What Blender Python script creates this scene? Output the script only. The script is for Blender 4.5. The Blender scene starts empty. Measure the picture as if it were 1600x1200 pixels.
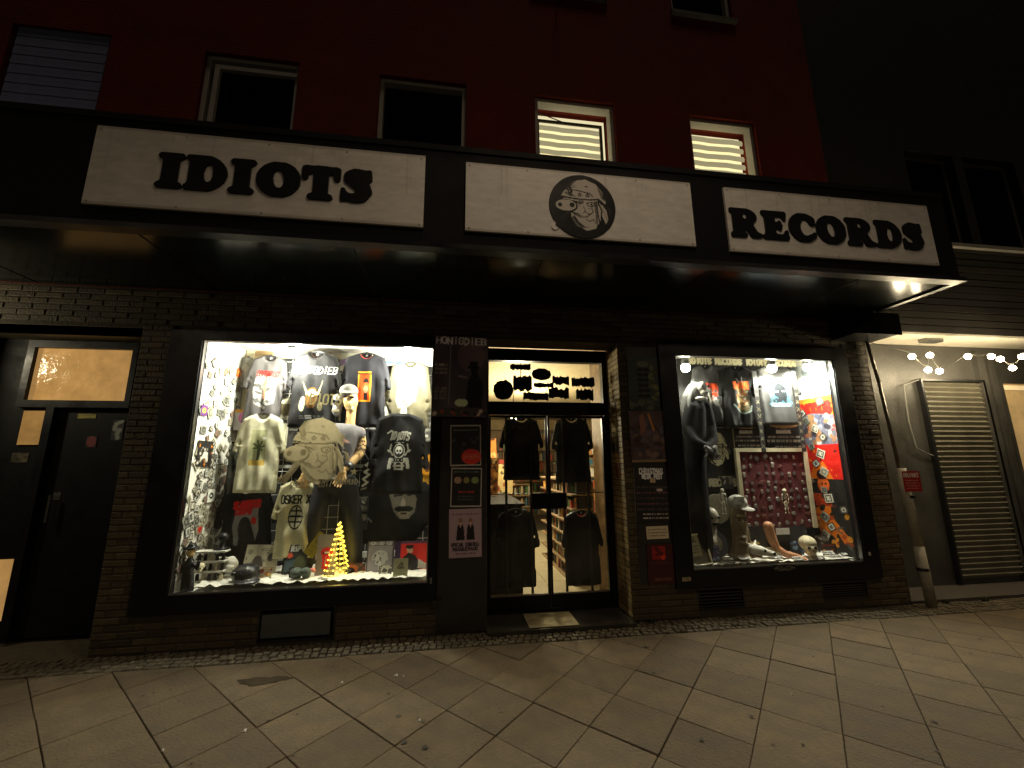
import bpy, math, random
import numpy as np
from mathutils import Vector, Matrix, Euler
random.seed(7); RNG = np.random.default_rng(7)
R_ = math.radians

# ------------------------------------------------------------------ camera
YAW, PITCH, ROLL, FPX = 0.141939, 0.192600, -0.008058, 641.60
CAM = np.array([0.0, -4.1, 1.5])
cy, sy, cp, sp = math.cos(YAW), math.sin(YAW), math.cos(PITCH), math.sin(PITCH)
Fw = np.array([sy*cp, cy*cp, sp]); Rt = np.array([cy, -sy, 0.0]); Up = np.cross(Rt, Fw)
R2 = Rt*math.cos(ROLL) + Up*math.sin(ROLL); U2 = np.cross(R2, Fw)
sc = bpy.context.scene
COL = sc.collection
cd = bpy.data.cameras.new('camera'); cam = bpy.data.objects.new('camera', cd); COL.objects.link(cam)
cd.sensor_width = 36; cd.lens = FPX/1600*36; cd.clip_end = 500; cd.clip_start = .05
m = Matrix.Identity(4)
for i in range(3):
    m[i][0] = R2[i]; m[i][1] = U2[i]; m[i][2] = -Fw[i]; m[i][3] = CAM[i]
cam.matrix_world = m
sc.camera = cam

def at(u, v, Y=0.0):
    """point of the vertical plane y = Y that the survey of the photograph gives for a pixel"""
    d = (u-800)/FPX*R2 - (v-600)/FPX*U2 + Fw
    return CAM + d*((Y-CAM[1])/d[1])
def topx(P):
    q = np.array(P) - CAM; z = Fw@q
    return (800+FPX*(R2@q)/z, 600-FPX*(U2@q)/z)
def atx(u, v, X):
    d = (u-800)/FPX*R2 - (v-600)/FPX*U2 + Fw
    return CAM + d*((X-CAM[0])/d[0])

# ------------------------------------------------------------------ world, light, exposure
SUN_EL, SUN_AZ = 76, 200           # glow of the street, steep from the roadway side
w = bpy.data.worlds.new("World"); sc.world = w; w.use_nodes = True
nt = w.node_tree; bg = nt.nodes['Background']
sky = nt.nodes.new('ShaderNodeTexSky'); sky.sky_type = 'NISHITA'; sky.sun_disc = False
sky.sun_elevation = R_(-6); sky.sun_rotation = R_(SUN_AZ)
nt.links.new(sky.outputs[0], bg.inputs[0]); bg.inputs[1].default_value = 0.12
sl = bpy.data.lights.new('sun', 'SUN'); sl.energy = 0.24; sl.angle = R_(12); sl.color = (1, .78, .52)
so = bpy.data.objects.new('sun', sl); COL.objects.link(so)
sdir = Vector((math.sin(R_(14))*math.cos(R_(SUN_EL)), -math.cos(R_(14))*math.cos(R_(SUN_EL)), math.sin(R_(SUN_EL))))
so.rotation_euler = sdir.to_track_quat('Z', 'Y').to_euler()
so.location = (0, -20, 20)
sc.view_settings.view_transform = 'Standard'; sc.view_settings.look = 'None'
sc.view_settings.exposure = 0.0; sc.view_settings.gamma = 1.0
sc.view_settings.use_curve_mapping = False
sc.cycles.max_bounces = 6; sc.cycles.sample_clamp_indirect = 3.0
sc.cycles.use_denoising = True

# ------------------------------------------------------------------ materials
MATS = {}
def mat(name, col, rough=.7, metal=0.0, var=.15, scale=8.0, bump=0.0, bscale=40.0, spec=.5, emit=None, estr=0.0, rnd=0.0, coat=0.0):
    if name in MATS: return MATS[name]
    m = bpy.data.materials.new(name); m.use_nodes = True; n = m.node_tree.nodes; l = m.node_tree.links
    b = n['Principled BSDF']
    b.inputs['Roughness'].default_value = rough; b.inputs['Metallic'].default_value = metal
    b.inputs['Specular IOR Level'].default_value = spec; b.inputs['Coat Weight'].default_value = coat
    tc = n.new('ShaderNodeTexCoord'); nz = n.new('ShaderNodeTexNoise'); nz.inputs['Scale'].default_value = scale
    nz.inputs['Detail'].default_value = 6; nz.inputs['Roughness'].default_value = .65
    l.new(tc.outputs['Object'], nz.inputs['Vector'])
    if name.startswith('vc_'):
        at_ = n.new('ShaderNodeAttribute'); at_.attribute_name = 'Col'; src = at_.outputs['Color']
    else:
        rgb = n.new('ShaderNodeRGB'); rgb.outputs[0].default_value = (*col, 1); src = rgb.outputs[0]
    mr = n.new('ShaderNodeMapRange'); mr.inputs[1].default_value = .25; mr.inputs[2].default_value = .75
    mr.inputs[3].default_value = 1-var; mr.inputs[4].default_value = 1+var
    l.new(nz.outputs['Fac'], mr.inputs[0])
    fac = mr.outputs[0]
    if rnd:
        oi = n.new('ShaderNodeObjectInfo'); ge = n.new('ShaderNodeNewGeometry')
        ad = n.new('ShaderNodeMath'); ad.operation = 'ADD'; l.new(oi.outputs['Random'], ad.inputs[0]); l.new(ge.outputs['Random Per Island'], ad.inputs[1])
        fr = n.new('ShaderNodeMath'); fr.operation = 'FRACT'; l.new(ad.outputs[0], fr.inputs[0])
        m2 = n.new('ShaderNodeMapRange'); m2.inputs[3].default_value = 1-rnd; m2.inputs[4].default_value = 1+rnd
        l.new(fr.outputs[0], m2.inputs[0])
        mu = n.new('ShaderNodeMath'); mu.operation = 'MULTIPLY'; l.new(fac, mu.inputs[0]); l.new(m2.outputs[0], mu.inputs[1]); fac = mu.outputs[0]
    vm = n.new('ShaderNodeVectorMath'); vm.operation = 'SCALE'; l.new(src, vm.inputs[0]); l.new(fac, vm.inputs['Scale'])
    l.new(vm.outputs[0], b.inputs['Base Color'])
    if bump:
        nb = n.new('ShaderNodeTexNoise'); nb.inputs['Scale'].default_value = bscale; nb.inputs['Detail'].default_value = 5
        l.new(tc.outputs['Object'], nb.inputs['Vector'])
        bp = n.new('ShaderNodeBump'); bp.inputs['Strength'].default_value = bump; bp.inputs['Distance'].default_value = .01
        l.new(nb.outputs['Fac'], bp.inputs['Height']); l.new(bp.outputs[0], b.inputs['Normal'])
        rr = n.new('ShaderNodeMapRange'); rr.inputs[1].default_value = .3; rr.inputs[2].default_value = .7
        rr.inputs[3].default_value = max(rough-.12, .04); rr.inputs[4].default_value = min(rough+.1, 1)
        l.new(nz.outputs['Fac'], rr.inputs[0]); l.new(rr.outputs[0], b.inputs['Roughness'])
    if emit:
        if name.startswith('vc_'): l.new(src, b.inputs['Emission Color'])
        else: b.inputs['Emission Color'].default_value = (*emit, 1)
        b.inputs['Emission Strength'].default_value = estr
        if var > .16:
            em = n.new('ShaderNodeMath'); em.operation = 'MULTIPLY'; em.inputs[1].default_value = estr; l.new(fac, em.inputs[0]); l.new(em.outputs[0], b.inputs['Emission Strength'])
    MATS[name] = m; return m
def glass_mat(name='pane_glass', tint=(.93, .95, .93), refl=1.0, dirt=.03):
    if name in MATS: return MATS[name]
    m = bpy.data.materials.new(name); m.use_nodes = True; n = m.node_tree.nodes; l = m.node_tree.links
    n.remove(n['Principled BSDF']); out = n['Material Output']
    tr = n.new('ShaderNodeBsdfTransparent'); tr.inputs[0].default_value = (*tint, 1)
    gl = n.new('ShaderNodeBsdfGlossy'); gl.inputs['Roughness'].default_value = .02
    fr = n.new('ShaderNodeFresnel'); ge = n.new('ShaderNodeNewGeometry'); io = n.new('ShaderNodeMapRange')
    io.inputs[3].default_value = 1.45; io.inputs[4].default_value = 1/1.45; l.new(ge.outputs['Backfacing'], io.inputs[0]); l.new(io.outputs[0], fr.inputs[0])
    mu = n.new('ShaderNodeMath'); mu.operation = 'MULTIPLY'; mu.inputs[1].default_value = refl*.9; l.new(fr.outputs[0], mu.inputs[0])
    mx = n.new('ShaderNodeMixShader'); l.new(mu.outputs[0], mx.inputs[0]); l.new(tr.outputs[0], mx.inputs[1]); l.new(gl.outputs[0], mx.inputs[2])
    df = n.new('ShaderNodeBsdfDiffuse'); df.inputs[0].default_value = (.6, .58, .5, 1)
    tc = n.new('ShaderNodeTexCoord'); nz = n.new('ShaderNodeTexNoise'); nz.inputs['Scale'].default_value = 3; nz.inputs['Detail'].default_value = 8
    l.new(tc.outputs['Object'], nz.inputs['Vector'])
    m3 = n.new('ShaderNodeMapRange'); m3.inputs[1].default_value = .4; m3.inputs[2].default_value = .8; m3.inputs[3].default_value = dirt*.3; m3.inputs[4].default_value = dirt*2
    l.new(nz.outputs['Fac'], m3.inputs[0])
    mx2 = n.new('ShaderNodeMixShader'); l.new(m3.outputs[0], mx2.inputs[0]); l.new(mx.outputs[0], mx2.inputs[1]); l.new(df.outputs[0], mx2.inputs[2])
    l.new(mx2.outputs[0], out.inputs[0]); MATS[name] = m; return m

GLASS = glass_mat()
M_FAB = mat('vc_fabric', (1,1,1), rough=.9, var=.16, scale=22, bump=.5, bscale=300, spec=.2)
M_PAP = mat('vc_paper', (1,1,1), rough=.55, var=.08, scale=14, bump=.15, bscale=30)
M_FILM = mat('vc_film', (1,1,1), rough=.3, var=.05, scale=20)
M_DECAL = mat('vc_decal', (1,1,1), rough=.4, var=.06, scale=20)
_n = M_DECAL.node_tree.nodes; _l = M_DECAL.node_tree.links; _t = _n.new('ShaderNodeBsdfTranslucent'); _x = _n.new('ShaderNodeMixShader'); _x.inputs[0].default_value = .75
_b = _n['Principled BSDF']; _l.new(_b.inputs['Base Color'].links[0].from_socket, _t.inputs[0]); _l.new(_b.outputs[0], _x.inputs[1]); _l.new(_t.outputs[0], _x.inputs[2]); _l.new(_x.outputs[0], _n['Material Output'].inputs[0])
M_SIGN = mat('vc_sign', (1,1,1), rough=.6, spec=.25, var=.06, scale=3, bump=.1, bscale=8)
BRICK = mat('dark_brick', (.075,.055,.026), rough=.75, var=.35, scale=14, bump=.6, bscale=60, rnd=.35)
MORTAR = mat('mortar', (.056,.042,.022), rough=.95, var=.25, scale=12, bump=.5)
RED = mat('red_render', (.185,.028,.018), rough=.95, var=.34, scale=1.6, bump=.9, bscale=45, spec=.2)
BLACK = mat('black_frame', (.008,.008,.009), rough=.4, var=.3, scale=4, bump=.1, spec=.25)
BLACKW = mat('black_fascia', (.007,.007,.008), rough=.8, var=.3, scale=2, bump=.2, bscale=10, spec=.15)
SOFF = mat('soffit_panel', (.010,.012,.010), rough=.17, var=.2, scale=1.5, spec=.13)
SLAB = mat('paving_concrete', (.112,.080,.044), rough=.85, var=.42, scale=5.5, bump=.9, bscale=55, rnd=.16)
COB = mat('small_sett', (.092,.073,.044), rough=.85, var=.3, scale=9, bump=.5, rnd=.22)
JOINT = mat('joint_sand', (.085,.066,.040), rough=1, var=.4, scale=20)
ASPH = mat('asphalt', (.05,.05,.05), rough=.9, var=.2, bump=.5)
STONE = mat('polished_step', (.05,.045,.036), rough=.2, var=.4, scale=5, bump=.1)
WHITEF = mat('white_window_frame', (.55,.53,.5), rough=.5, var=.1)
DARKIN = mat('dark_room', (.01,.009,.012), rough=.9)
DPANE = mat('dark_pane', (.006,.006,.010), rough=.06, var=.1)
CREAM = mat('cream_wood', (.62,.55,.36), rough=.5, var=.15, scale=5, bump=.2)
WHITEW = mat('white_board', (.72,.70,.62), rough=.7, var=.12, scale=6, bump=.3, bscale=12)
METAL = mat('grey_metal', (.35,.35,.34), rough=.3, metal=1, var=.15)
DMETAL = mat('dark_metal', (.04,.04,.042), rough=.35, metal=.6, var=.2)
WIRE = mat('white_wire', (.75,.73,.66), rough=.4)
SKIN = mat('mannequin_skin', (.72,.46,.20), rough=.45, var=.08)
CLOTHW = mat('crumpled_cloth', (.72,.70,.6), rough=.9, var=.3, scale=10, bump=.6, bscale=40)
BONE = mat('bone', (.62,.55,.36), rough=.6, var=.25, scale=30, bump=.3)
BULB = mat('lit_bulb', (1,1,1), emit=(1,.88,.6), estr=45)
SBULB = mat('string_bulb', (1,1,1), emit=(1,.82,.52), estr=90)
def srgb2lin(a):
    a = np.clip(np.asarray(a, float), 0, 1)
    return np.where(a <= .04045, a/12.92, ((a+.055)/1.055)**2.4)

# ------------------------------------------------------------------ scene graph helpers
def thing(name, label, cat, loc=(0, 0, 0), rot=(0, 0, 0), group=None):
    o = bpy.data.objects.new(name, None); COL.objects.link(o)
    o.empty_display_size = .05
    o.location = loc; o.rotation_euler = rot; o['label'] = label; o['category'] = cat
    if group: o['group'] = group
    return o
def tag(o, label, cat, group=None):
    o['label'] = label; o['category'] = cat
    if group: o['group'] = group
    return o
def origin(p):
    v = Vector((0, 0, 0))
    while p is not None: v += Vector(p.location); p = p.parent
    return v
def link(name, me, material, parent=None, smooth=False, loc=None):
    o = bpy.data.objects.new(name, me); COL.objects.link(o)
    if material is not None and not me.materials: me.materials.append(material)
    if smooth: me.polygons.foreach_set('use_smooth', [True]*len(me.polygons))
    if parent is not None: o.parent = parent
    if loc is not None: o.location = loc
    return o
class MB:
    def __init__(s): s.v = []; s.f = []
    def add(s, vs, fs):
        b = len(s.v); s.v += [tuple(map(float, p)) for p in vs]; s.f += [tuple(i+b for i in f) for f in fs]; return s
    def box(s, x0, x1, y0, y1, z0, z1, M=None):
        vs = [(x, y, z) for z in (z0, z1) for y in (y0, y1) for x in (x0, x1)]
        if M is not None: vs = [M@Vector(p) for p in vs]
        return s.add(vs, [(0,2,3,1),(4,5,7,6),(0,1,5,4),(2,6,7,3),(0,4,6,2),(1,3,7,5)])
    def cyl(s, p0, p1, r0, r1=None, n=10, caps=True):
        r1 = r0 if r1 is None else r1
        p0, p1 = Vector(p0), Vector(p1); d = (p1-p0)
        if d.length < 1e-6: return s
        q = d.to_track_quat('Z', 'Y'); a = q@Vector((1,0,0)); b = q@Vector((0,1,0))
        vs = []
        for p, r in ((p0, r0), (p1, r1)):
            vs += [p+a*r*math.cos(2*math.pi*k/n)+b*r*math.sin(2*math.pi*k/n) for k in range(n)]
        fs = [(k, (k+1)%n, n+(k+1)%n, n+k) for k in range(n)]
        if caps: fs += [tuple(range(n))[::-1], tuple(range(n, 2*n))]
        return s.add(vs, fs)
    def tube(s, pts, r, n=8):
        rs = r if isinstance(r, (list, tuple)) else [r]*len(pts)
        for i in range(len(pts)-1): s.cyl(pts[i], pts[i+1], rs[i], rs[i+1], n)
        for i in range(1, len(pts)-1): s.ball(pts[i], rs[i], n=6)
        return s
    def ball(s, c, r, n=8, sx=1, sy=1, sz=1, M=None):
        vs = []; fs = []; m_ = n//2+1
        for j in range(m_+1):
            t = math.pi*j/m_
            for i in range(n):
                p = 2*math.pi*i/n
                vs.append(Vector((r*sx*math.sin(t)*math.cos(p), r*sy*math.sin(t)*math.sin(p), r*sz*math.cos(t))))
        for j in range(m_):
            for i in range(n): fs.append((j*n+i, (j+1)*n+i, (j+1)*n+(i+1)%n, j*n+(i+1)%n))
        if M is not None: vs = [M@v for v in vs]
        return s.add([v+Vector(c) for v in vs], fs)
    def lathe(s, c, prof, n=20, ang=None):
        vs = [(c[0]+r*math.cos(2*math.pi*i/n), c[1]+r*math.sin(2*math.pi*i/n), c[2]+z) for r, z in prof for i in range(n)]
        fs = [(j*n+i, j*n+(i+1)%n, (j+1)*n+(i+1)%n, (j+1)*n+i) for j in range(len(prof)-1) for i in range(n)]
        return s.add(vs, fs)
    def build(s, name, material, parent=None, smooth=False, kind=None):
        o0 = origin(parent) if parent is not None else Vector((0, 0, 0))
        me = bpy.data.meshes.new(name); me.from_pydata([tuple(Vector(p)-o0) for p in s.v], [], s.f); me.update()
        o = link(name, me, material, parent, smooth)
        if kind: o['kind'] = kind
        return o
def recenter(o):
    me = o.data; n = len(me.vertices); a = np.empty(n*3); me.vertices.foreach_get('co', a); a = a.reshape(-1, 3)
    c = (a.min(0)+a.max(0))/2; c[2] = a[:, 2].min()
    me.vertices.foreach_set('co', (a-c).ravel()); o.location = Vector(o.location)+Vector(c); me.update(); return o
def prim_mesh(prims):
    b = MB()
    for p in prims:
        if p[0] == 'c':                      # chain of joints (point, radius)
            ch = p[1]
            for i in range(len(ch)-1): b.cyl(ch[i][0], ch[i+1][0], ch[i][1], ch[i+1][1], 14)
            for q, r in ch: b.ball(q, r, 14)
        elif p[0] == 'e':                    # ellipsoid
            b.ball(p[1], 1, 16, *p[2], M=(Euler(p[3]).to_matrix() if len(p) > 3 else None))
        elif p[0] == 'b': b.box(*p[1])
    return b
def fused(name, prims, voxel, material, parent=None, smoothit=4):
    """one continuous skin grown over overlapping volumes"""
    b = prim_mesh(prims); o = b.build(name, material, parent)
    md = o.modifiers.new('r', 'REMESH'); md.mode = 'VOXEL'; md.voxel_size = voxel; md.use_smooth_shade = True
    if smoothit:
        sm = o.modifiers.new('s', 'SMOOTH'); sm.iterations = smoothit; sm.factor = .6
    dg = bpy.context.evaluated_depsgraph_get(); me = bpy.data.meshes.new_from_object(o.evaluated_get(dg))
    o.modifiers.clear(); old = o.data; o.data = me; me.name = name; bpy.data.meshes.remove(old)
    if not me.materials: me.materials.append(material)
    me.polygons.foreach_set('use_smooth', [True]*len(me.polygons))
    return o

# ------------------------------------------------------------------ flat print: a small painter in numpy
FONT = {'A':"00 26 40;12 32",'B':"00 06 36 45 44 33 03;33 42 41 30 00",'C':"45 36 16 05 01 10 30 41",'D':"00 06 26 44 42 20 00",'E':"46 06 00 40;03 33",
'F':"46 06 00;03 33",'G':"45 36 16 05 01 10 30 41 43 23",'H':"00 06;40 46;03 43",'I':"20 26",'J':"46 41 30 10 01",'K':"00 06;46 03 40",'L':"06 00 40",
'M':"00 06 23 46 40",'N':"00 06 40 46",'O':"10 01 05 16 36 45 41 30 10",'P':"00 06 36 45 44 33 03",'Q':"10 01 05 16 36 45 41 30 10;22 40",'R':"00 06 36 45 44 33 03;23 40",
'S':"45 36 16 05 04 13 33 42 41 30 10 01",'T':"06 46;26 20",'U':"06 01 10 30 41 46",'V':"06 20 46",'W':"06 10 23 30 46",'X':"00 46;06 40",'Y':"06 23 46;23 20",
'Z':"06 46 00 40",'0':"10 01 05 16 36 45 41 30 10",'1':"15 26 20",'2':"05 16 36 45 44 00 40",'3':"06 46 23 42 41 30 10 01",'4':"30 36 02 42",'5':"46 06 03 33 42 41 30 00",
'6':"36 05 01 10 30 41 42 33 03",'7':"06 46 10",'8':"13 04 05 16 36 45 44 33 13 02 01 10 30 41 42 33",'9':"10 41 45 36 16 05 04 13 43",'-':"03 43",'.':"20 21",'&':"40 05 16 25 01 10 42",' ':""}
class Art:
    def __init__(s, W, H, bg, n=84):
        s.W, s.H = W, H; s.ny = n if H >= W else max(int(n*H/W), 6); s.nx = max(int(s.ny*W/H), 6) if H >= W else n
        s.a = np.ones((s.ny+1, s.nx+1, 3))*np.array(bg)
        s.X, s.Y = np.meshgrid(np.linspace(0, 1, s.nx+1), np.linspace(0, 1, s.ny+1)); s.asp = W/H
    def put(s, mk, c, al=1.0):
        s.a[mk] = s.a[mk]*(1-al)+np.array(c)*al; return s
    def r(s, x0, y0, x1, y1, c, al=1): return s.put((s.X >= x0)&(s.X <= x1)&(s.Y >= y0)&(s.Y <= y1), c, al)
    def e(s, x, y, rx, ry, c, al=1, rot=0.0):
        dx = (s.X-x)*s.asp; dy = s.Y-y; ca, sa = math.cos(rot), math.sin(rot)
        return s.put((((dx*ca+dy*sa)/(rx*s.asp))**2+((dy*ca-dx*sa)/ry)**2) <= 1, c, al)
    def inpoly(s, P):
        ins = np.zeros(s.X.shape, bool); n = len(P)
        for i in range(n):
            (xa, ya), (xb, yb) = P[i], P[(i+1)%n]
            if ya == yb: continue
            cnd = ((s.Y < ya) != (s.Y < yb)); ins ^= cnd & (s.X < (xb-xa)*(s.Y-ya)/(yb-ya)+xa)
        return ins
    def p(s, P, c, al=1): return s.put(s.inpoly(P), c, al)
    def l(s, P, w, c, al=1):
        mk = np.zeros(s.X.shape, bool); X = s.X*s.asp
        for (xa, ya), (xb, yb) in zip(P[:-1], P[1:]):
            xa *= s.asp; xb *= s.asp; dx, dy = xb-xa, yb-ya; L = dx*dx+dy*dy+1e-12
            t = np.clip(((X-xa)*dx+(s.Y-ya)*dy)/L, 0, 1); mk |= (X-xa-t*dx)**2+(s.Y-ya-t*dy)**2 <= w*w
        return s.put(mk, c, al)
    def t(s, text, x0, y0, x1, y1, c, w=.012, slant=0, wob=0):
        adv = (x1-x0)/len(text); gw = adv*.74; h = y1-y0
        for k, ch in enumerate(text):
            dz = wob*math.sin(k*2.3)
            for st in FONT.get(ch, "").split(';'):
                P = [(x0+k*adv+int(q[0])/4*gw+slant*int(q[1])/6, y0+dz+int(q[1])/6*h) for q in st.split()]
                if len(P) > 1: s.l(P, w, c)
        return s
    def lines(s, x0, y0, x1, y1, n, c, al=.8):
        for k in range(n):
            y = y1-(k+.5)*(y1-y0)/n; hh = (y1-y0)/n*.27; x = x0
            while x < x1:
                L = random.uniform(.03, .12); s.r(x, y-hh, min(x+L, x1), y+hh, c, al*random.uniform(.6, 1)); x += L+.025
        return s
    def n(s, amt, sc_=6, mono=True):
        g = RNG.random((sc_+2, sc_+2)); yy = s.Y*sc_; xx = s.X*sc_; i = yy.astype(int); j = xx.astype(int); fy = yy-i; fx = xx-j
        v = (g[i, j]*(1-fy)*(1-fx)+g[i+1, j]*fy*(1-fx)+g[i, j+1]*(1-fy)*fx+g[i+1, j+1]*fy*fx)
        s.a += ((v-.5)*2*amt)[..., None]; s.a = np.clip(s.a, 0, 1); return s
    def blobs(s, n, x0, y0, x1, y1, rs, cols, al=.9):
        for k in range(n):
            s.e(random.uniform(x0, x1), random.uniform(y0, y1), random.uniform(*rs), random.uniform(*rs), random.choice(cols), al, random.uniform(0, 3))
        return s
    def lin(s): return srgb2lin(s.a)

def vcol(me, arr):
    a = me.color_attributes.new('Col', 'FLOAT_COLOR', 'POINT')
    c = np.ones((len(me.vertices), 4)); c[:, :3] = arr; a.data.foreach_set('color', c.ravel())
def sheet(name, art, mask, front, back, material, parent=None, relax=3):
    """closed sheet: front(X,Y) and back(X,Y) give (n,3) points for the painter's lattice, mask chooses the cells"""
    ny, nx = mask.shape; used = np.zeros((ny+1, nx+1), bool)
    for dy in (0, 1):
        for dx in (0, 1): used[dy:ny+dy, dx:nx+dx] |= mask
    idx = -np.ones((ny+1, nx+1), int); idx[used] = np.arange(used.sum()); N = int(used.sum())
    XY = np.stack([art.X[used], art.Y[used]], 1)
    cj, ci = np.nonzero(mask)
    q = np.stack([idx[cj, ci], idx[cj, ci+1], idx[cj+1, ci+1], idx[cj+1, ci]], 1)
    pad = np.pad(mask, 1); be = []
    e1 = (mask & ~pad[:-2, 1:-1]); j, i = np.nonzero(e1); be += list(zip(idx[j, i], idx[j, i+1]))
    e2 = (mask & ~pad[2:, 1:-1]); j, i = np.nonzero(e2); be += list(zip(idx[j+1, i+1], idx[j+1, i]))
    e3 = (mask & ~pad[1:-1, :-2]); j, i = np.nonzero(e3); be += list(zip(idx[j+1, i], idx[j, i]))
    e4 = (mask & ~pad[1:-1, 2:]); j, i = np.nonzero(e4); be += list(zip(idx[j, i+1], idx[j+1, i+1]))
    be = np.array(be)
    for _ in range(relax):
        acc = np.zeros((N, 2)); cnt = np.zeros(N)
        for a, b in ((0, 1), (1, 0)):
            np.add.at(acc, be[:, a], XY[be[:, b]]); np.add.at(cnt, be[:, a], 1)
        k = cnt > 0; XY[k] = .5*XY[k]+.5*acc[k]/cnt[k][:, None]
    F = front(XY, used); B = back(XY, used)
    faces = np.concatenate([q, q[:, ::-1]+N, np.stack([be[:, 1], be[:, 0], be[:, 0]+N, be[:, 1]+N], 1)])
    me = bpy.data.meshes.new(name); me.from_pydata(np.concatenate([F, B]).tolist(), [], faces.tolist()); me.update()
    c = art.lin()[used]; vcol(me, np.concatenate([c, c]))
    me.polygons.foreach_set('use_smooth', [True]*len(me.polygons))
    return link(name, me, material, parent)
def cellmask(art, mk):
    return mk[:-1, :-1] & mk[1:, 1:] & mk[1:, :-1] & mk[:-1, 1:]

def panel(name, art, loc, material=None, th=.004, rot=(0, 0, 0), parent=None):
    """flat print on a board: local x across, z up from the lower edge centre, facing -y"""
    W, H = art.W, art.H; nx, ny = art.nx, art.ny; n = (nx+1)*(ny+1)
    V = np.stack([(art.X.ravel()-.5)*W, np.full(n, -th), art.Y.ravel()*H], 1)
    i = np.arange(nx); j = np.arange(ny); J, I = np.meshgrid(j, i, indexing='ij'); a = (J*(nx+1)+I).ravel()
    fs = np.stack([a, a+1, a+nx+2, a+nx+1], 1).tolist()
    c = [0, nx, n-1, n-1-nx]
    V2 = V[c].copy(); V2[:, 1] = -th; V3 = V2.copy(); V3[:, 1] = 0
    Vt = np.concatenate([V, V2, V3]); o_ = n
    fs += [(o_+1, o_, o_+4, o_+5), (o_+2, o_+1, o_+5, o_+6), (o_+3, o_+2, o_+6, o_+7), (o_, o_+3, o_+7, o_+4), (o_+7, o_+6, o_+5, o_+4)]
    me = bpy.data.meshes.new(name); me.from_pydata(Vt.tolist(), [], fs); me.update()
    L = art.lin().reshape(-1, 3); vcol(me, np.concatenate([L, L[c], L[c]]))
    o = link(name, me, material or M_PAP, parent); o.location = loc; o.rotation_euler = rot
    return o
def span(u0, v0, u1, v1, Y):
    a, b, c, d = at(u0, v0, Y), at(u1, v0, Y), at(u1, v1, Y), at(u0, v1, Y)
    x = (a[0]+b[0]+c[0]+d[0])/4; W = (b[0]-a[0]+c[0]-d[0])/2; z0 = (c[2]+d[2])/2; z1 = (a[2]+b[2])/2
    return x, z0, W, z1-z0

# ------------------------------------------------------------------ T-shirts
def tee_outline(sl=.30, droop=.12, neck=.12, hang=True):
    bx = .115
    L = [(.5-neck, 1.0), (.25, .965), (.13, .92), (.02, .93-sl-droop+.10), (.0, .93-sl-droop), (.105, .93-sl-droop-.03), (bx+.015, .66), (bx, .4), (bx-.02, .0)]
    R = [(1-x, y) for x, y in L][::-1]
    return L+R
def shirt(name, label, box, Y, base, ops=None, group=None, outline=None, tilt=0.0, neck=(.5, 1.0, .12, .075), fold=.016, hanger=True, n=120, cat='t-shirt', seed=0, thick=.035, parent=None, sleeve=.30):
    x, z0, W, H = span(*box, Y)
    A = Art(W, H, base, n)
    if ops: ops(A)
    A.n(.02, 10)
    mk = A.inpoly(outline or tee_outline(sl=sleeve))
    if neck:
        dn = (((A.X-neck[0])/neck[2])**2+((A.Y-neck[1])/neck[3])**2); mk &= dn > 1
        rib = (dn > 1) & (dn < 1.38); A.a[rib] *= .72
    cm = cellmask(A, mk)
    d = np.zeros(mk.shape); cur = mk.copy()
    for k in range(9):
        d[cur] += 1; p_ = np.pad(cur, 1); cur = cur & p_[:-2, 1:-1] & p_[2:, 1:-1] & p_[1:-1, :-2] & p_[1:-1, 2:]
    rs = np.random.default_rng(seed+11); ph = rs.uniform(0, 6.28, 6)
    def fld(X, Yy):
        low = (1.1-Yy)
        return fold*(np.sin(X*19+ph[0]+1.5*np.sin(Yy*3+ph[1]))*low*.9+np.sin(X*33+Yy*5+ph[2])*low*.4+np.sin((X-.5)*np.sign(X-.5)*14+Yy*17+ph[3])*.35+np.sin(X*8-Yy*9+ph[4])*.5)
    def front(XY, used):
        b = np.sqrt(np.minimum(d[used]/7, 1))
        y = -thick*b-fld(XY[:, 0], XY[:, 1])*b
        return np.stack([(XY[:, 0]-.5)*W, y, XY[:, 1]*H], 1)
    def back(XY, used):
        b = np.sqrt(np.minimum(d[used]/7, 1))
        return np.stack([(XY[:, 0]-.5)*W, .004+.012*b-fld(XY[:, 0], XY[:, 1])*b*.3, XY[:, 1]*H], 1)
    root = thing(name, label, cat, (x, Y, z0), (0, tilt, 0), group) if parent is None else parent
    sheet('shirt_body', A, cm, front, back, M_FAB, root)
    if neck:                                   # inside of the back neck
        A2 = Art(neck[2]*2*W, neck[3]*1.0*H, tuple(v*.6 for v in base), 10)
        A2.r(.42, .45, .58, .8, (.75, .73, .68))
        m2 = cellmask(A2, ((A2.X-.5)/.5)**2+((A2.Y-1)/1.0)**2 < 1.0)
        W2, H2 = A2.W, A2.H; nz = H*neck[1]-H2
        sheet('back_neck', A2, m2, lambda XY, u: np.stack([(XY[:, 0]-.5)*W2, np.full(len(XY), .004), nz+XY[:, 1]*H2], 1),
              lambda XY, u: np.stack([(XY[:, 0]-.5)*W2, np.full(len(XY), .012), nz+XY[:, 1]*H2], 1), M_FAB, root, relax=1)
    if hanger:
        b = MB(); o0 = origin(root) if parent is None else Vector((0, 0, 0))
        P = [(-.36*W, 0, .93*H), (-.16*W, 0, .985*H), (0, 0, 1.01*H), (.16*W, 0, .985*H), (.36*W, 0, .93*H)]
        b.tube([Vector(p)+o0 for p in P], .008, 6)
        hk = [Vector((0, 0, 1.01*H))+o0, Vector((0, 0, 1.01*H+.035))+o0]+[Vector((.018*math.sin(a), 0, 1.01*H+.053-.018*math.cos(a)))+o0 for a in (0.0, .8, 1.6, 2.4, 3.2, 4.0)]
        b.tube(hk, .0022, 5)
        b.build('hanger', DMETAL, root)
    return root

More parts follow.
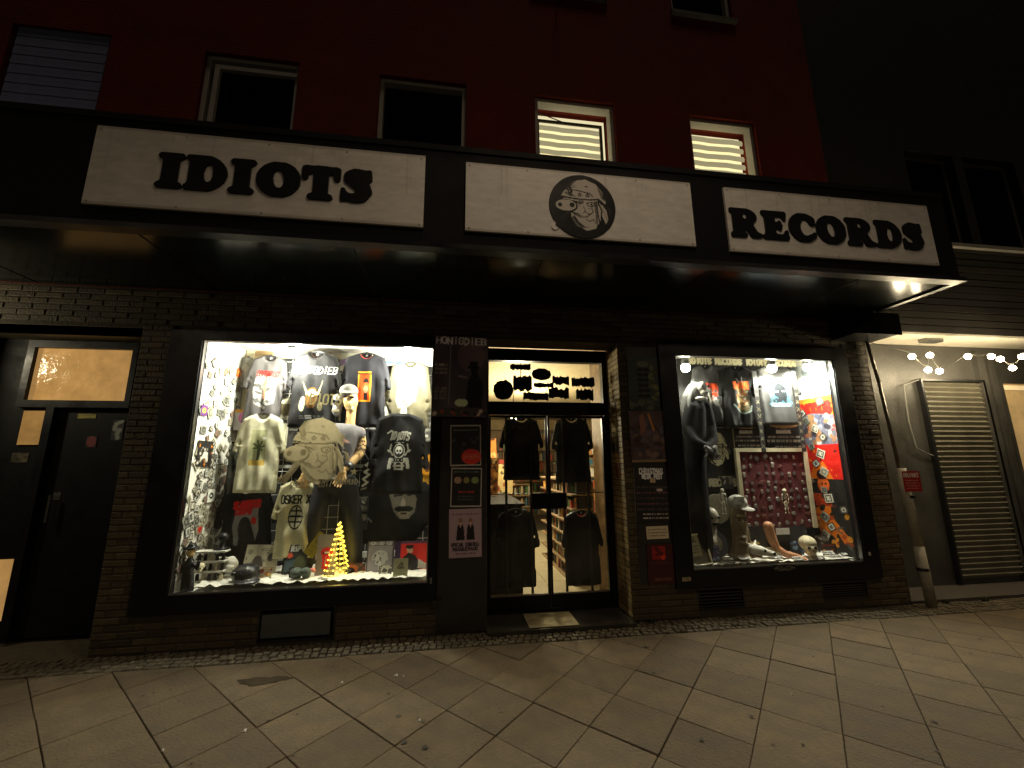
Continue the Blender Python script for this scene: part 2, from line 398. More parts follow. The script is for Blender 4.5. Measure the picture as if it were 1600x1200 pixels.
# ================================================================== THE SETTING
def rects(x0, x1, z0, z1, ops):
    xs = sorted({x0, x1, *[min(max(v, x0), x1) for o in ops for v in o[:2]]}); out = []
    for a, b in zip(xs[:-1], xs[1:]):
        if b-a < 1e-5: continue
        cut = sorted([(max(o[2], z0), min(o[3], z1)) for o in ops if o[0] <= a+1e-6 and o[1] >= b-1e-6])
        z = z0
        for lo, hi in cut:
            if lo > z: out.append((a, b, z, lo))
            z = max(z, hi)
        if z < z1: out.append((a, b, z, z1))
    return out
# ground
g = MB().box(-60, 60, -60, 60, -.2, -.13).build('ground', ASPH); g['kind'] = 'structure'
g = MB().box(-40, 40, -4.8, -.30, -.129, -.046).box(-40, 40, -.30, 12, -.129, -.036).build('pavement', JOINT); g['kind'] = 'structure'; PAVE = g
k_ = MB().box(-40, 40, -4.95, -4.805, -.129, .0).build('kerb', SLAB); k_['kind'] = 'structure'
# 40 cm slabs laid on the diagonal, each one its own piece
DX, DY, GX, GY, YB = .55, .582, -1.11, -.59, -.30
def slab_mesh(poly, h=.045, gap=.0022, bev=.004):
    c = Vector((sum(p[0] for p in poly)/len(poly), sum(p[1] for p in poly)/len(poly)))
    def off(d): return [(c+(Vector(p)-c)*(1-d/max((Vector(p)-c).length, .05))) for p in poly]
    a, b = off(gap*1.4), off(gap*1.4+bev); n = len(poly)
    vs = [(p.x-c.x, p.y-c.y, -h) for p in a]+[(p.x-c.x, p.y-c.y, -bev) for p in a]+[(p.x-c.x, p.y-c.y, 0) for p in b]
    fs = [(i, (i+1)%n, n+(i+1)%n, n+i) for i in range(n)]+[(n+i, n+(i+1)%n, 2*n+(i+1)%n, 2*n+i) for i in range(n)]+[tuple(range(2*n, 3*n))]
    me = bpy.data.meshes.new('paving_slab'); me.from_pydata(vs, [], fs); me.materials.append(SLAB); return me, c
full, _ = slab_mesh([(-DX/2, 0), (0, -DY/2), (DX/2, 0), (0, DY/2)])
full_c = []
for i in range(-30, 60):
    for j in range(-16, 8):
        if (i+j) % 2: continue
        x = GX+(i)*DX/2; y = GY+(j)*DY/2-DY/2
        if y > YB+DY/2-.01 or y < -4.7: continue
        u, v = topx((x, y, 0)); vis = -130 < u < 1730 and v < 1330 and Fw@(np.array((x, y, 0))-CAM) > .3
        full_c.append((x, y, vis))
rest = MB()
for x, y, vis in full_c:
    P = [(x-DX/2, y), (x, y-DY/2), (x+DX/2, y), (x, y+DY/2)]
    if y+DY/2 > YB+.001:                                   # cut along the setts
        if y-DY/2 > YB-.02: continue
        if y <= YB:
            t = (YB-y)/(DY/2); q = DX/2*(1-t); P = [(x-DX/2, y), (x, y-DY/2), (x+DX/2, y), (x+q, YB), (x-q, YB)]
        else:
            t = (y-YB)/(DY/2); q = DX/2*(1-t); P = [(x-q, YB), (x, y-DY/2), (x+q, YB)]
        me, c = slab_mesh(P); px_, py_ = c.x, c.y
    else: me = full; px_, py_ = x, y
    if vis:
        o = link('paving_slab', me, None, PAVE)
        o.location = (px_, py_, random.uniform(-.0035, .0035)); o.rotation_euler = (random.gauss(0, .0022), random.gauss(0, .0022), random.gauss(0, .003))
    else:
        rest.add([(a, b, -.002) for a, b in P], [tuple(range(len(P)))])
rest.build('paving_slab', SLAB, PAVE, kind='stuff')
# strip of small setts between slabs and house wall
b = MB(); y = YB+.03
while y < -.01:
    x = -5.5+random.random()*.05
    while x < 9:
        s = random.uniform(.045, .062); hz = random.uniform(-.009, .002)
        if topx((x, y, 0))[0] > -80 and topx((x, y, 0))[0] < 1680:
            P = [(x+random.gauss(0, .003), y+random.gauss(0, .003)), (x+s+random.gauss(0, .003), y+random.gauss(0, .003)), (x+s, y+.05), (x, y+.05)]
            cx_, cy_ = x+s/2, y+.025
            top = [((p[0]-cx_)*.82+cx_, (p[1]-cy_)*.82+cy_, hz) for p in P]
            b.add([(p[0], p[1], -.035) for p in P]+[(p[0], p[1], hz-.008) for p in P]+top, [(0,1,5,4),(1,2,6,5),(2,3,7,6),(3,0,4,7),(4,5,9,8),(5,6,10,9),(6,7,11,10),(7,4,8,11),(8,9,10,11)])
        x += s+.009
    y += .059
o = b.build('sett_strip', COB, None, kind='stuff'); tag(o, 'strip of small grey stone setts between slabs and house wall', 'setts')

# ---------------- the shop building
BLD = thing('shop_building', 'red rendered house with dark brick ground floor and record shop', 'building', (0, 0, 0))
OPEN = [(-4.75, -2.88, -.05, 2.77), (-2.62, -.13, .30, 2.76), (.33, 1.74, -.05, 2.78), (2.20, 4.54, .285, 2.80),
        (-1.62, -.99, .03, .30), (2.43, 2.93, .075, .272), (3.82, 4.36, .105, .268)]
b = MB()
for r in rects(-9, 4.86, -.04, 3.16, OPEN): b.box(r[0], r[1], .002, .30, r[2], r[3])
b.build('brick_wall', MORTAR, BLD)
WINS = [(-4.55, -3.65, 5.98), (-2.74, -1.78, 5.92), (-.91, .07, 5.89), (.89, 1.89, 5.87), (2.88, 3.80, 5.84)]
UP = [(a, c, 4.62, t) for a, c, t in WINS]+[(-4.55, -3.65, 7.45, 8.8), (-2.74, -1.78, 7.45, 8.8), (-.91, .07, 7.45, 8.8), (.89, 1.85, 7.45, 8.8), (2.80, 3.69, 7.43, 8.8)]
b = MB()
for r in rects(-9, 4.75, 3.165, 11, UP): b.box(r[0], r[1], 0, .32, r[2], r[3])
b.build('upper_wall', RED, BLD)
# bricks: one mesh, running bond
BL, BH, JT = .215, .0465, .0095
bm_ = bpy.data.meshes.new('brick'); bb = MB()
e = .004
vs = [(-.5, .012, -.5), (.5, .012, -.5), (.5, .012, .5), (-.5, .012, .5)]
def brick_verts(w, h): return [(-w/2, .014, -h/2), (w/2, .014, -h/2), (w/2, .014, h/2), (-w/2, .014, h/2), (-w/2, e, -h/2), (w/2, e, -h/2), (w/2, e, h/2), (-w/2, e, h/2), (-w/2+e, 0, -h/2+e), (w/2-e, 0, -h/2+e), (w/2-e, 0, h/2-e), (-w/2+e, 0, h/2-e)]
BF = [(0,1,5,4),(1,2,6,5),(2,3,7,6),(3,0,4,7),(4,5,9,8),(5,6,10,9),(6,7,11,10),(7,4,8,11),(8,9,10,11)]
bm_.from_pydata(brick_verts(BL, BH), [], BF); bm_.materials.append(BRICK)
cands = []
z = .012+BH/2; row = 0
while z < 3.13:
    cuts = sorted([(o[0], o[1]) for o in OPEN if o[2]-.03 < z+BH/2-.012 and o[3]+.03 > z-BH/2+.012])
    free = []; x = -5.6
    for a, c in cuts:
        if a > x: free.append((x, a))
        x = max(x, c)
    free.append((x, 4.855))
    for a, c in free:
        x = -5.6+(row % 2)*(BL+JT)/2-(BL+JT)
        while x < c:
            l, r = max(x, a), min(x+BL, c)
            if r-l > .03: cands.append(((l+r)/2, z, r-l))
            x += BL+JT
    z += BH+JT; row += 1
def bscore(c):
    u, v = topx((c[0], 0, c[1]))
    if not (-20 < u < 1620): return 0
    D = np.linalg.norm(np.array((c[0], 0, c[1]))-CAM)
    s = c[2]/D/D
    if c[0] > 4.5 and c[1] > .3: s *= 3
    if c[1] > 3.05: s *= .2
    return s
cands.sort(key=bscore, reverse=True); far_b = MB()
for k, (x, z, l) in enumerate(cands):
    yy = random.uniform(-.003, .003)
    if k < 300:
        o = link('brick', bm_, None, BLD); o.location = (x, yy-.004, z); o.scale = (l/BL, 1, 1); o.rotation_euler = (random.gauss(0, .008), random.gauss(0, .003), random.gauss(0, .006))
    else: far_b.add([(vx+x, vy+yy-.004, vz+z) for vx, vy, vz in brick_verts(l, BH)], BF)
far_b.build('brick', BRICK, BLD, kind='stuff')

# upper windows
def upper_window(x0, x1, z0, z1, kind):
    f = MB(); t = .045; y0, y1 = .05, .16
    f.box(x0, x0+t, y0, y1, z0, z1).box(x1-t, x1, y0, y1, z0, z1).box(x0+t, x1-t, y0, y1, z1-t, z1).box(x0+t, x1-t, y0, y1, z0, z0+t)
    W = f.build('window', WHITEF if kind != 'shutter' else DMETAL, BLD)
    if kind == 'lit' or kind == 'tilted':
        room = MB().box(x0+t, x1-t, .255, .26, z0+t, z1-t).build('lit_room', mat('room_glow', (.7,.6,.35), emit=(1,.90,.55), estr=.78, rough=1), W)
        n = 9; tl = kind == 'tilted'; tp = z1-t-(.17 if tl else .05); xr = x1-t-(.09 if tl else 0); hh = (tp-z0-t)/n; m1 = mat('blind_band', (.7,.62,.4), rough=.8, emit=(.95,.86,.50), estr=.30, var=.1)  # bands emit a little in place of room light passing through the cloth
        for k in range(n):
            q = MB(); zz = tp-(k+1)*hh; segs = 12; vs = []; 
            for s in range(segs+1):
                xx = x0+t+(xr-x0-t)*s/segs; wv = .005*math.sin(s*.8+k*.5)+.002*math.sin(s*2.1+k)
                for (yy, z_) in ((.205, zz+.2*hh+wv), (.192, zz+.5*hh+wv), (.205, zz+.86*hh+wv)): vs.append((xx, yy, z_))
            fs = [(s*3+a, s*3+3+a, s*3+4+a, s*3+1+a) for s in range(segs) for a in (0, 1)]
            q.add(vs, fs).build('blind_band', m1, W)
        if kind == 'tilted':                      # sash tipped open inwards leaves a bright gap on top and right
            q = MB(); sx0, sx1, sz1 = x0+t+.005, x1-t-.06, z1-t-.13
            for r in ((sx0, sx0+.035, z0+t, sz1), (sx1-.035, sx1, z0+t, sz1), (sx0+.035, sx1-.035, sz1-.035, sz1)):
                q.box(r[0], r[1], .17, .188, r[2], r[3])
            q.build('sash', mat('dark_sash', (.10,.09,.07), rough=.6), W)
            MB().tube([(x0+t+.02, .18, z1-t-.03), (x0+.42, .18, sz1-.01)], .006).build('stay', DMETAL, W)
    elif kind == 'shutter':
        n = 24; hh = (z1-z0)/n
        q0 = MB().box(x0+.03, x1-.03, -.004, .012, -hh*.46, hh*.46)
        me = bpy.data.meshes.new('shutter_slat'); me.from_pydata(q0.v, [], q0.f); me.materials.append(mat('blue_shutter', (.24,.28,.48), rough=.6))
        for k in range(n):
            o = link('shutter_slat', me, None, W); o.location = (0, .03+.003*(k%2), z0+(k+.5)*hh)
    else:
        MB().box(x0+t, x1-t, .125, .13, z0+t, z1-t).build('pane', DPANE, W)
        if kind == 'open':
            q = MB(); q.box(x0+.10, x0+.15, .03, .075, z0, z1-.12).box(x0+.15, x1-.02, .03, .075, z1-.17, z1-.12)
            q.build('sash', WHITEF, W)
    MB().box(x0-.03, x1+.03, -.05, .10, z0-.05, z0-.002).build('sill', mat('sill', (.10,.09,.085), rough=.7), BLD)
for (a, c, t), kd in zip(WINS, ('shutter', 'open', 'plain', 'tilted', 'lit')): upper_window(a, c, 4.62, t, kd)
for a, c, z0, z1 in UP[5:]: upper_window(a, c, z0, z1, 'plain')

# air bricks / cellar vents
def vent(x0, x1, z0, z1, pale):
    v = MB().box(x0, x1, .05, .06, z0, z1).build('cellar_vent', DARKIN, BLD)
    MB().box(x0, x1, -.006, .05, z1-.02, z1).box(x0, x1, -.006, .05, z0, z0+.015).box(x0, x0+.015, -.006, .05, z0+.015, z1-.02).box(x1-.015, x1, -.006, .05, z0+.015, z1-.02).build('vent_frame', DMETAL, v)
    if pale: 
        q = MB(); n = 5
        q.box(x0+.03, x1-.04, -.012, -.008, z0+.035, z1-.05); q.build('vent_cover', mat('galvanised', (.10,.11,.11), rough=.45, metal=.3, bump=.4, bscale=15), v)
    else:
        for k in range(5):
            MB().box(x0+.02, x1-.02, .0, .03, z0+.022+k*(z1-z0-.05)/5, z0+.036+k*(z1-z0-.05)/5).build('louvre', DMETAL, v)
vent(-1.62, -.99, .03, .30, True); vent(2.43, 2.93, .075, .272, False); vent(3.82, 4.36, .105, .268, False)

# shop window frames and glass
def shop_window(x0, x1, z0, z1, ox0, ox1, oz0, oz1):
    f = MB(); y0, y1 = -.035, .06
    f.box(ox0, x0, y0, y1, oz0, oz1).box(x1, ox1, y0, y1, oz0, oz1).box(x0, x1, y0, y1, z1, oz1).box(x0, x1, y0, y1, oz0, z0)
    W = f.build('shop_window', BLACK, BLD)
    MB().box(x0, x1, .018, .024, z0, z1).build('pane', GLASS, W)
    t = .012; q = MB().box(x0+.001, x0+t, -.02, .017, z0+.001, z1-.001).box(x1-t, x1-.001, -.02, .017, z0+.001, z1-.001).box(x0+t, x1-t, -.02, .017, z1-t, z1-.001).box(x0+t, x1-t, -.02, .017, z0+.001, z0+t)
    q.build('glazing_bead', METAL, W); return W
WL = shop_window(-2.345, -.21, .445, 2.67, -2.62, -.13, .30, 2.76)
WR = shop_window(2.395, 4.355, .45, 2.665, 2.20, 4.54, .285, 2.80)
# winged ornament painted on the lower frame of the right window
A = Art(.25, .06, (.012,.012,.013), 90)
for s in (-1, 1):
    A.l([(.5, .3), (.5+s*.12, .75), (.5+s*.3, .8), (.5+s*.48, .45)], .045, (.6,.58,.52)); A.l([(.5, .3), (.5+s*.16, .35), (.5+s*.3, .55), (.5+s*.4, .5)], .04, (.6,.58,.52)); A.l([(.5+s*.06, .15), (.5+s*.25, .2), (.5+s*.36, .35)], .04, (.5,.48,.42))
p = at(1226, 888, -.04); panel('winged_ornament', A, (p[0], -.036, p[2]-.03), parent=WR)
# display boxes
def display(x0, x1, d, z0, back, side):
    D = MB().box(x0, x1, .06, d, z0-.05, z0-.003).build('display_platform', WHITEW, BLD)
    MB().box(x0-.03, x0-.001, .06, d+.03, z0, 2.82).build('side_wall', side, D)
    MB().box(x1+.001, x1+.03, .06, d+.03, z0, 2.82).build('side_wall', side, D)
    MB().box(x0, x1, d, d+.03, z0, 2.82).build('back_wall', back, D)
    MB().box(x0, x1, .06, d, 2.79, 2.82).build('display_ceiling', WHITEW, D)
    return D
DL = display(-2.345, -.18, .86, .44, mat('black_back', (.02,.02,.02), rough=.8), WHITEW)
DR = display(2.37, 4.36, .58, .445, mat('black_back', (.02,.02,.02)), WHITEW)
# timber posts of the left display and its wire grid
MB().box(-2.33, -2.25, .76, .82, .44, 2.785).build('timber_post', CREAM, DL)
MB().box(-2.22, -2.18, .78, .82, .44, 2.785).build('timber_post', CREAM, DL)
MB().box(-1.30, -1.26, .80, .84, 2.0, 2.785).build('timber_post', CREAM, DL)
MB().box(-2.18, -.2, .78, .82, 2.715, 2.785).build('timber_rail', CREAM, DL)
MB().box(-2.18, -.2, .80, .83, 1.475, 1.51).build('shelf_edge', WHITEW, DL)
MB().box(-2.18, -.2, .80, .83, .52, .58).build('shelf_edge', WHITEW, DL)
q = MB()
for i in range(20): q.cyl((-2.15+i*.102, .79, .5), (-2.15+i*.102, .79, 2.7), .0025, n=5)
for i in range(18): q.cyl((-2.16, .785, .58+i*.123), (-.2, .785, .58+i*.123), .0025, n=5)
tag(q.build('wire_grid', WIRE), 'white wire grid behind the t-shirts in left window', 'wire grid')

# ---------------- entrance
RV = mat('reveal_brick', (.30,.22,.10), rough=.7, var=.5, scale=14, bump=.7, bscale=50, rnd=.4)  # tone raised well above the wall brick to carry window lamp light
q = MB(); z = .045
row = 0
while z < 2.72:
    for y0_, y1_ in (((.0, .235), (.246, .36)) if row % 2 else ((.0, .115), (.126, .36))): q.box(1.737, 1.745, y0_, y1_, z, z+BH)
    z += BH+JT; row += 1
q.build('reveal_bricks', RV, BLD, kind='stuff')
q = MB().box(.325, .335, .006, .40, .0, 2.78); q.build('reveal', MORTAR, BLD)
MB().box(.335, 1.737, -.10, .40, -.03, .028).build('doorstep', STONE, BLD)
DF = MB().box(.335, .375, .33, .41, .03, 2.78).box(1.68, 1.74, .33, .41, .03, 2.78).box(.375, 1.68, .33, .41, 2.64, 2.78).box(.375, 1.68, .33, .41, 2.03, 2.175).box(.375, 1.68, .33, .41, .03, .055).build('door_frame', BLACK, BLD)
def leaf(x0, x1, hx):
    q = MB(); q.box(x0, x0+.022, .345, .385, .06, 2.025).box(x1-.022, x1, .345, .385, .06, 2.025).box(x0+.022, x1-.022, .345, .385, 2.0, 2.025).box(x0+.022, x1-.022, .345, .385, .06, .19)
    o = q.build('door', BLACK, BLD)
    MB().box(x0+.022, x1-.022, .362, .367, .19, 2.0).build('pane', GLASS, o)
    MB().box(x0+.022, x1-.022, .335, .343, .186, .20).build('threshold_strip', METAL, o)
    MB().box(x0+.022, x1-.022, .352, .358, 1.185, 1.195).build('push_rail', METAL, o)
    a, c = (x1-.19, x1-.01) if hx else (x0+.01, x0+.19)
    MB().box(a, c, .338, .346, 1.03, 1.19).build('handle_plate', BLACK, o)
    for t in (.30, .72) if hx else (.28, .70):
        xx = x0+(x1-x0)*t; MB().cyl((xx, .40, .19), (xx, .40, 2.0), .014).build('guard_bar', DMETAL, o)
    return o
leaf(.378, 1.023, True); leaf(1.027, 1.677, False)
MB().box(.375, 1.68, .37, .375, 2.175, 2.64).build('transom_pane', GLASS, DF)

# ---------------- shop interior seen through the door
WALLI = mat('interior_wall', (.55,.42,.22), rough=.8, var=.3, scale=3)
TILE = mat('cream_tile', (.50,.43,.28), rough=.35, var=.12, scale=4, bump=.1)
IN = MB().box(-1.6, 5.2, 9.0, 9.1, .0, 3.0).box(-1.65, -1.6, .95, 9.0, 0, 3.0).box(5.2, 5.25, .95, 9.0, 0, 3.0).build('interior_wall', WALLI, BLD)
MB().box(-1.6, 5.2, .9, 9, 2.9, 3.0).box(.336, 1.736, .42, .9, 2.9, 3.0).build('interior_ceiling', mat('interior_ceiling', (.6,.5,.3), rough=.8), BLD)
MB().box(-.1, .33, .92, .96, 0, 2.9).box(1.75, 2.4, .66, .70, 0, 2.9).build('partition', WALLI, BLD)
MB().box(.26, .33, .31, .95, 0, 2.9).box(1.746, 1.80, .31, .95, 0, 2.9).build('partition', mat('partition_brown', (.22,.14,.06), rough=.7, var=.6, scale=9), BLD)
FL = MB().box(-1.6, 5.2, .41, 9.0, -.03, .010).build('interior_floor', JOINT, BLD)
q = MB().box(-.247, .247, -.247, .247, 0, .012); me = bpy.data.meshes.new('floor_tile'); me.from_pydata(q.v, [], q.f); me.materials.append(TILE)
for i in range(8):
    for j in range(10):
        o = link('floor_tile', me, None, FL); o.location = (-.05+i*.5, .70+j*.5, .0085)
def clutter_wall(name, label, cat, W, H, loc, rotz, rows, cols, pal, bgc):
    """rack with shelves and a tight row of sleeves on each"""
    t = thing(name, label, cat, loc, (0, 0, rotz)); o0 = Vector(loc)
    fr = MB()
    for k in range(rows+1): fr.box(-W/2, W/2, 0, .28, k*H/rows, k*H/rows+.02)
    fr.box(-W/2, W/2, .28, .3, 0, H)
    def B(mb, nm, mt, **k): return MB.build(_sh(mb, o0), nm, mt, t, **k)
    B(fr, 'shelf', mat('rack_wood', (.30,.2,.10), rough=.6))
    cnt = 0
    for ci, pc in enumerate(pal):
        q = MB()
        for k in range(rows):
            for i in range(cols):
                if (i*7+k*5+ci*3+random.randrange(len(pal))) % len(pal): continue
                x = -W/2+(i+.5)*W/cols; ww = W/cols*.42*random.uniform(.6, 1.05); hh = H/rows*random.uniform(.5, .86)
                q.box(x-ww, x+ww, .02+random.random()*.06, .2, k*H/rows+.021, k*H/rows+.021+hh)
        if q.v: B(q, 'sleeves', mat('sleeve_%d' % ci, pc, rough=.4, rnd=.5), kind='stuff')
    return t
def _sh(mb, o): 
    r = MB(); r.v = [(v[0]+o.x, v[1]+o.y, v[2]+o.z) for v in mb.v]; r.f = mb.f; return r
PAL = [(.5,.42,.25), (.08,.06,.05), (.45,.08,.04), (.05,.15,.2), (.6,.3,.08), (.6,.58,.5), (.1,.25,.08), (.02,.02,.02), (.3,.2,.12)]
clutter_wall('record_rack', 'crowded rack of record sleeves on the back wall of the shop', 'record rack', 6.2, 2.5, (1.8, 8.4, .02), 0, 8, 60, PAL, None)
clutter_wall('record_rack', 'tall shelf of sleeves along the right inner shop wall', 'record rack', 3.8, 1.9, (2.95, 3.3, .02), -R_(90), 8, 34, PAL[:6], None)
clutter_wall('record_rack', 'tall shelf of mixed sleeves along the left inner shop wall', 'record rack', 3.6, 2.3, (.05, 3.4, .02), R_(90), 8, 34, PAL, None)
clutter_wall('record_bin', 'low record bin in the shop right of the aisle', 'record bin', 1.8, .95, (2.7, 5.6, .02), -R_(90), 3, 26, PAL, None)
clutter_wall('record_bin', 'low record bin across the back of the aisle', 'record bin', 1.1, 1.0, (1.25, 5.6, .02), 0, 4, 20, PAL, None)
DKC = thing('counter', 'dark shop counter behind the lower left door pane', 'counter', (.62, 1.9, .02))
MB().box(.36, .84, 1.0, 3.0, .02, 1.0).build('counter_body', mat('counter_dark', (.02,.016,.012), rough=.8, spec=.1), DKC); MB().box(.35, .87, .98, 3.02, 1.0, 1.03).build('counter_top', MATS['counter_dark'], DKC)
clutter_wall('disc_rack', 'disc rack with pale shelf edges behind the right door pane', 'disc rack', 1.9, 1.25, (1.50, 2.1, .02), -R_(90), 7, 22, PAL, None)
for k_, (x_, y_, z_, a_, lb_) in enumerate(((.50, 2.2, 1.35, .3, 'tan guitar shaped board hanging over the shop counter'), (.62, 3.4, 1.7, -.4, 'orange hanging sign in the shop, left half'), (1.60, 1.5, 1.62, .1, 'amber wooden strips hanging at right inner wall'), (1.45, 4.2, 2.0, .5, 'green and white hanging sign near back of shop'), (1.15, 4.9, 1.35, -.2, 'red price board standing on the back bin'), (.95, 3.8, 1.25, .2, 'cream cardboard box stack on the counter end'))):
    A = Art(.36, .55, [(.55,.35,.15), (.72,.42,.18), (.70,.45,.15), (.5,.62,.38), (.6,.2,.12), (.7,.62,.42)][k_], 50); A.blobs(30, 0, 0, 1, 1, (.03, .12), [(.75,.6,.3), (.2,.12,.06), (.85,.75,.5), (.5,.2,.08), (.12,.1,.08)], .8)
    tag(panel('hanging_board', A, (x_, y_, z_-.3), M_PAP, .01, rot=(0, R_(8)*a_, a_)), lb_, 'sign board')
for lb, x, y, z, s in (('round warm bulb glowing inside shop, left of the door centre bar', .98, 2.6, 2.24, .045), ('round warm bulb glowing inside shop, right of the door centre bar', 1.32, 3.6, 2.55, .05), ('bright bulb behind the stickers of the door transom', .86, 1.1, 2.52, .05)):
    t = thing('ceiling_bulb', lb, 'lamp', (x, y, z)); MB().ball((x, y, z), s, 12).build('bulb', BULB, t, smooth=True)
    MB().cyl((x, y, z+s), (x, y, 2.9), .006).build('cable', DMETAL, t)
    l = bpy.data.lights.new('shop_light', 'POINT'); l.energy = 130 if y > 2 else 22; l.color = (1, .85, .58); l.shadow_soft_size = .08
    lo = bpy.data.objects.new('shop_light', l); COL.objects.link(lo); lo.location = (x, y-.02, z-s-.09)

# ---------------- left house entrance
ORG = mat('amber_glass', (.4,.22,.06), rough=.12, emit=(.95,.52,.17), estr=.34, var=.25, scale=5, bump=.5, bscale=18)
DD = mat('dark_door', (.007,.007,.007), rough=.6, var=.4, bump=.2, spec=.15)
E_ = MB().box(-4.755, -4.75, .0, .55, 0, 2.77).box(-2.88, -2.875, 0, .55, 0, 2.77).box(-4.75, -2.88, 0, .55, 2.77, 2.775).build('entrance_reveal', mat('reveal_tile', (.09,.07,.035), rough=.5, var=.3), BLD)
def arect(px4, Y):
    P = [at(u, v, Y) for u, v in px4]; return min(P[0][0], P[3][0]), max(P[1][0], P[2][0]), (P[2][2]+P[3][2])/2, (P[0][2]+P[1][2])/2
a, c, z0, z1 = -4.135, -3.265, 2.15, 2.68
HD = thing('house_door', 'dark stickered house door left of the shop with amber panes', 'door', (-3.4, .5, 0))
MB().box(-4.9, -2.7, .52, .56, 0, 2.9).build('door_leaf', DD, HD)
MB().box(a-.06, c+.05, .46, .515, z1, z1+.07).box(a-.06, c+.05, .46, .515, z0-.07, z0).box(a-.06, a, .46, .515, z0, z1).box(c, c+.05, .46, .515, z0, z1).box(-3.93, -3.86, .46, .515, .0, z0-.07).build('transom_frame', BLACK, HD)
MB().box(a, c, .50, .51, z0, z1).build('transom_pane', ORG, HD)
MB().box(-4.15, -3.925, .505, .512, 1.72, 2.05).build('side_pane', mat('amber_glass_dull', (.3,.18,.06), rough=.2, emit=(.85,.45,.14), estr=.22, var=.4, scale=3), HD)
MB().box(-4.35, -3.955, .505, .512, .16, .68).build('side_pane', ORG, HD)
MB().cyl((-3.75, .47, 1.0), (-3.75, .47, 1.25), .012).build('handle', METAL, HD)
for nm, px, col, W, H, lb in (('sticker', (135, 650), (.55,.5,.08), .16, .045, 'yellow strip sticker at the top of house door'), ('sticker', (85, 650), (.35,.36,.33), .08, .09, 'grey square sticker beside the small amber pane'),
                              ('sticker', (142, 690), (.45,.12,.13), .09, .11, 'pale red round sticker on house door'), ('sticker', (183, 672), (.55,.57,.52), .10, .2, 'white curl shaped sticker at right edge of house door'), ('sticker', (30, 715), (.25,.22,.15), .14, .09, 'worn brown sticker low on left side of house door'), ('sticker', (88, 775), (.28,.28,.26), .06, .07, 'small grey sticker above house door handle')):
    A = Art(W, H, col, 24); A.n(.15, 5)
    if 'curl' in lb: A = Art(W, H, (.03,.03,.03), 24); A.l([(.8,.95),(.3,.8),(.2,.55),(.7,.5),(.5,.3),(.6,.1)], .09, (.55,.57,.52))
    if 'round' in lb: A = Art(W, H, (.03,.03,.03), 24); A.e(.5,.5,.48,.48,col)
    p = at(*px, .51); tag(panel(nm, A, (p[0], .5195, p[2]-H/2)), lb, 'sticker')
# ---------------- canopy with the sign
CX0, CX1, CF = -7.5, 4.70, -1.12
SGN = thing('sign_canopy', 'black projecting canopy with white IDIOTS RECORDS sign boards', 'shop sign', (0, -.6, 3.16))
MB().box(CX0, CX1, CF, -.003, 3.95, 4.05).box(CX0, CX1, CF, CF+.06, 3.19, 3.95).box(CX1-.06, CX1, CF+.06, -.003, 3.19, 3.95).build('fascia', BLACKW, SGN)
MB().box(CX0, CX1, CF+.07, -.01, 3.165, 3.185).build('soffit', SOFF, SGN)
MB().box(CX0, CX1+.03, CF-.03, CF+.065, 3.145, 3.185).box(CX1-.03, CX1+.03, CF+.065, -.34, 3.145, 3.185).build('lip_trim', BLACK, SGN)
MB().box(CX0, CX1, CF-.012, CF-.001, 4.02, 4.07).build('top_trim', BLACKW, SGN)
for i in range(8): MB().box(CX0+1.5*i+.7, CX0+1.5*i+.706, CF+.07, -.01, 3.1605, 3.1645).build('soffit_joint', BLACKW, SGN)
tb = thing('bracket_box', 'black box hanging under the right end of the canopy', 'box', (4.78, -.2, 2.87))
MB().box(4.40, 4.95, -.33, -.014, 2.9, 3.14).build('box_shell', BLACK, tb); MB().box(4.38, 4.97, -.34, -.33, 2.89, 3.142).build('box_front', BLACKW, tb)

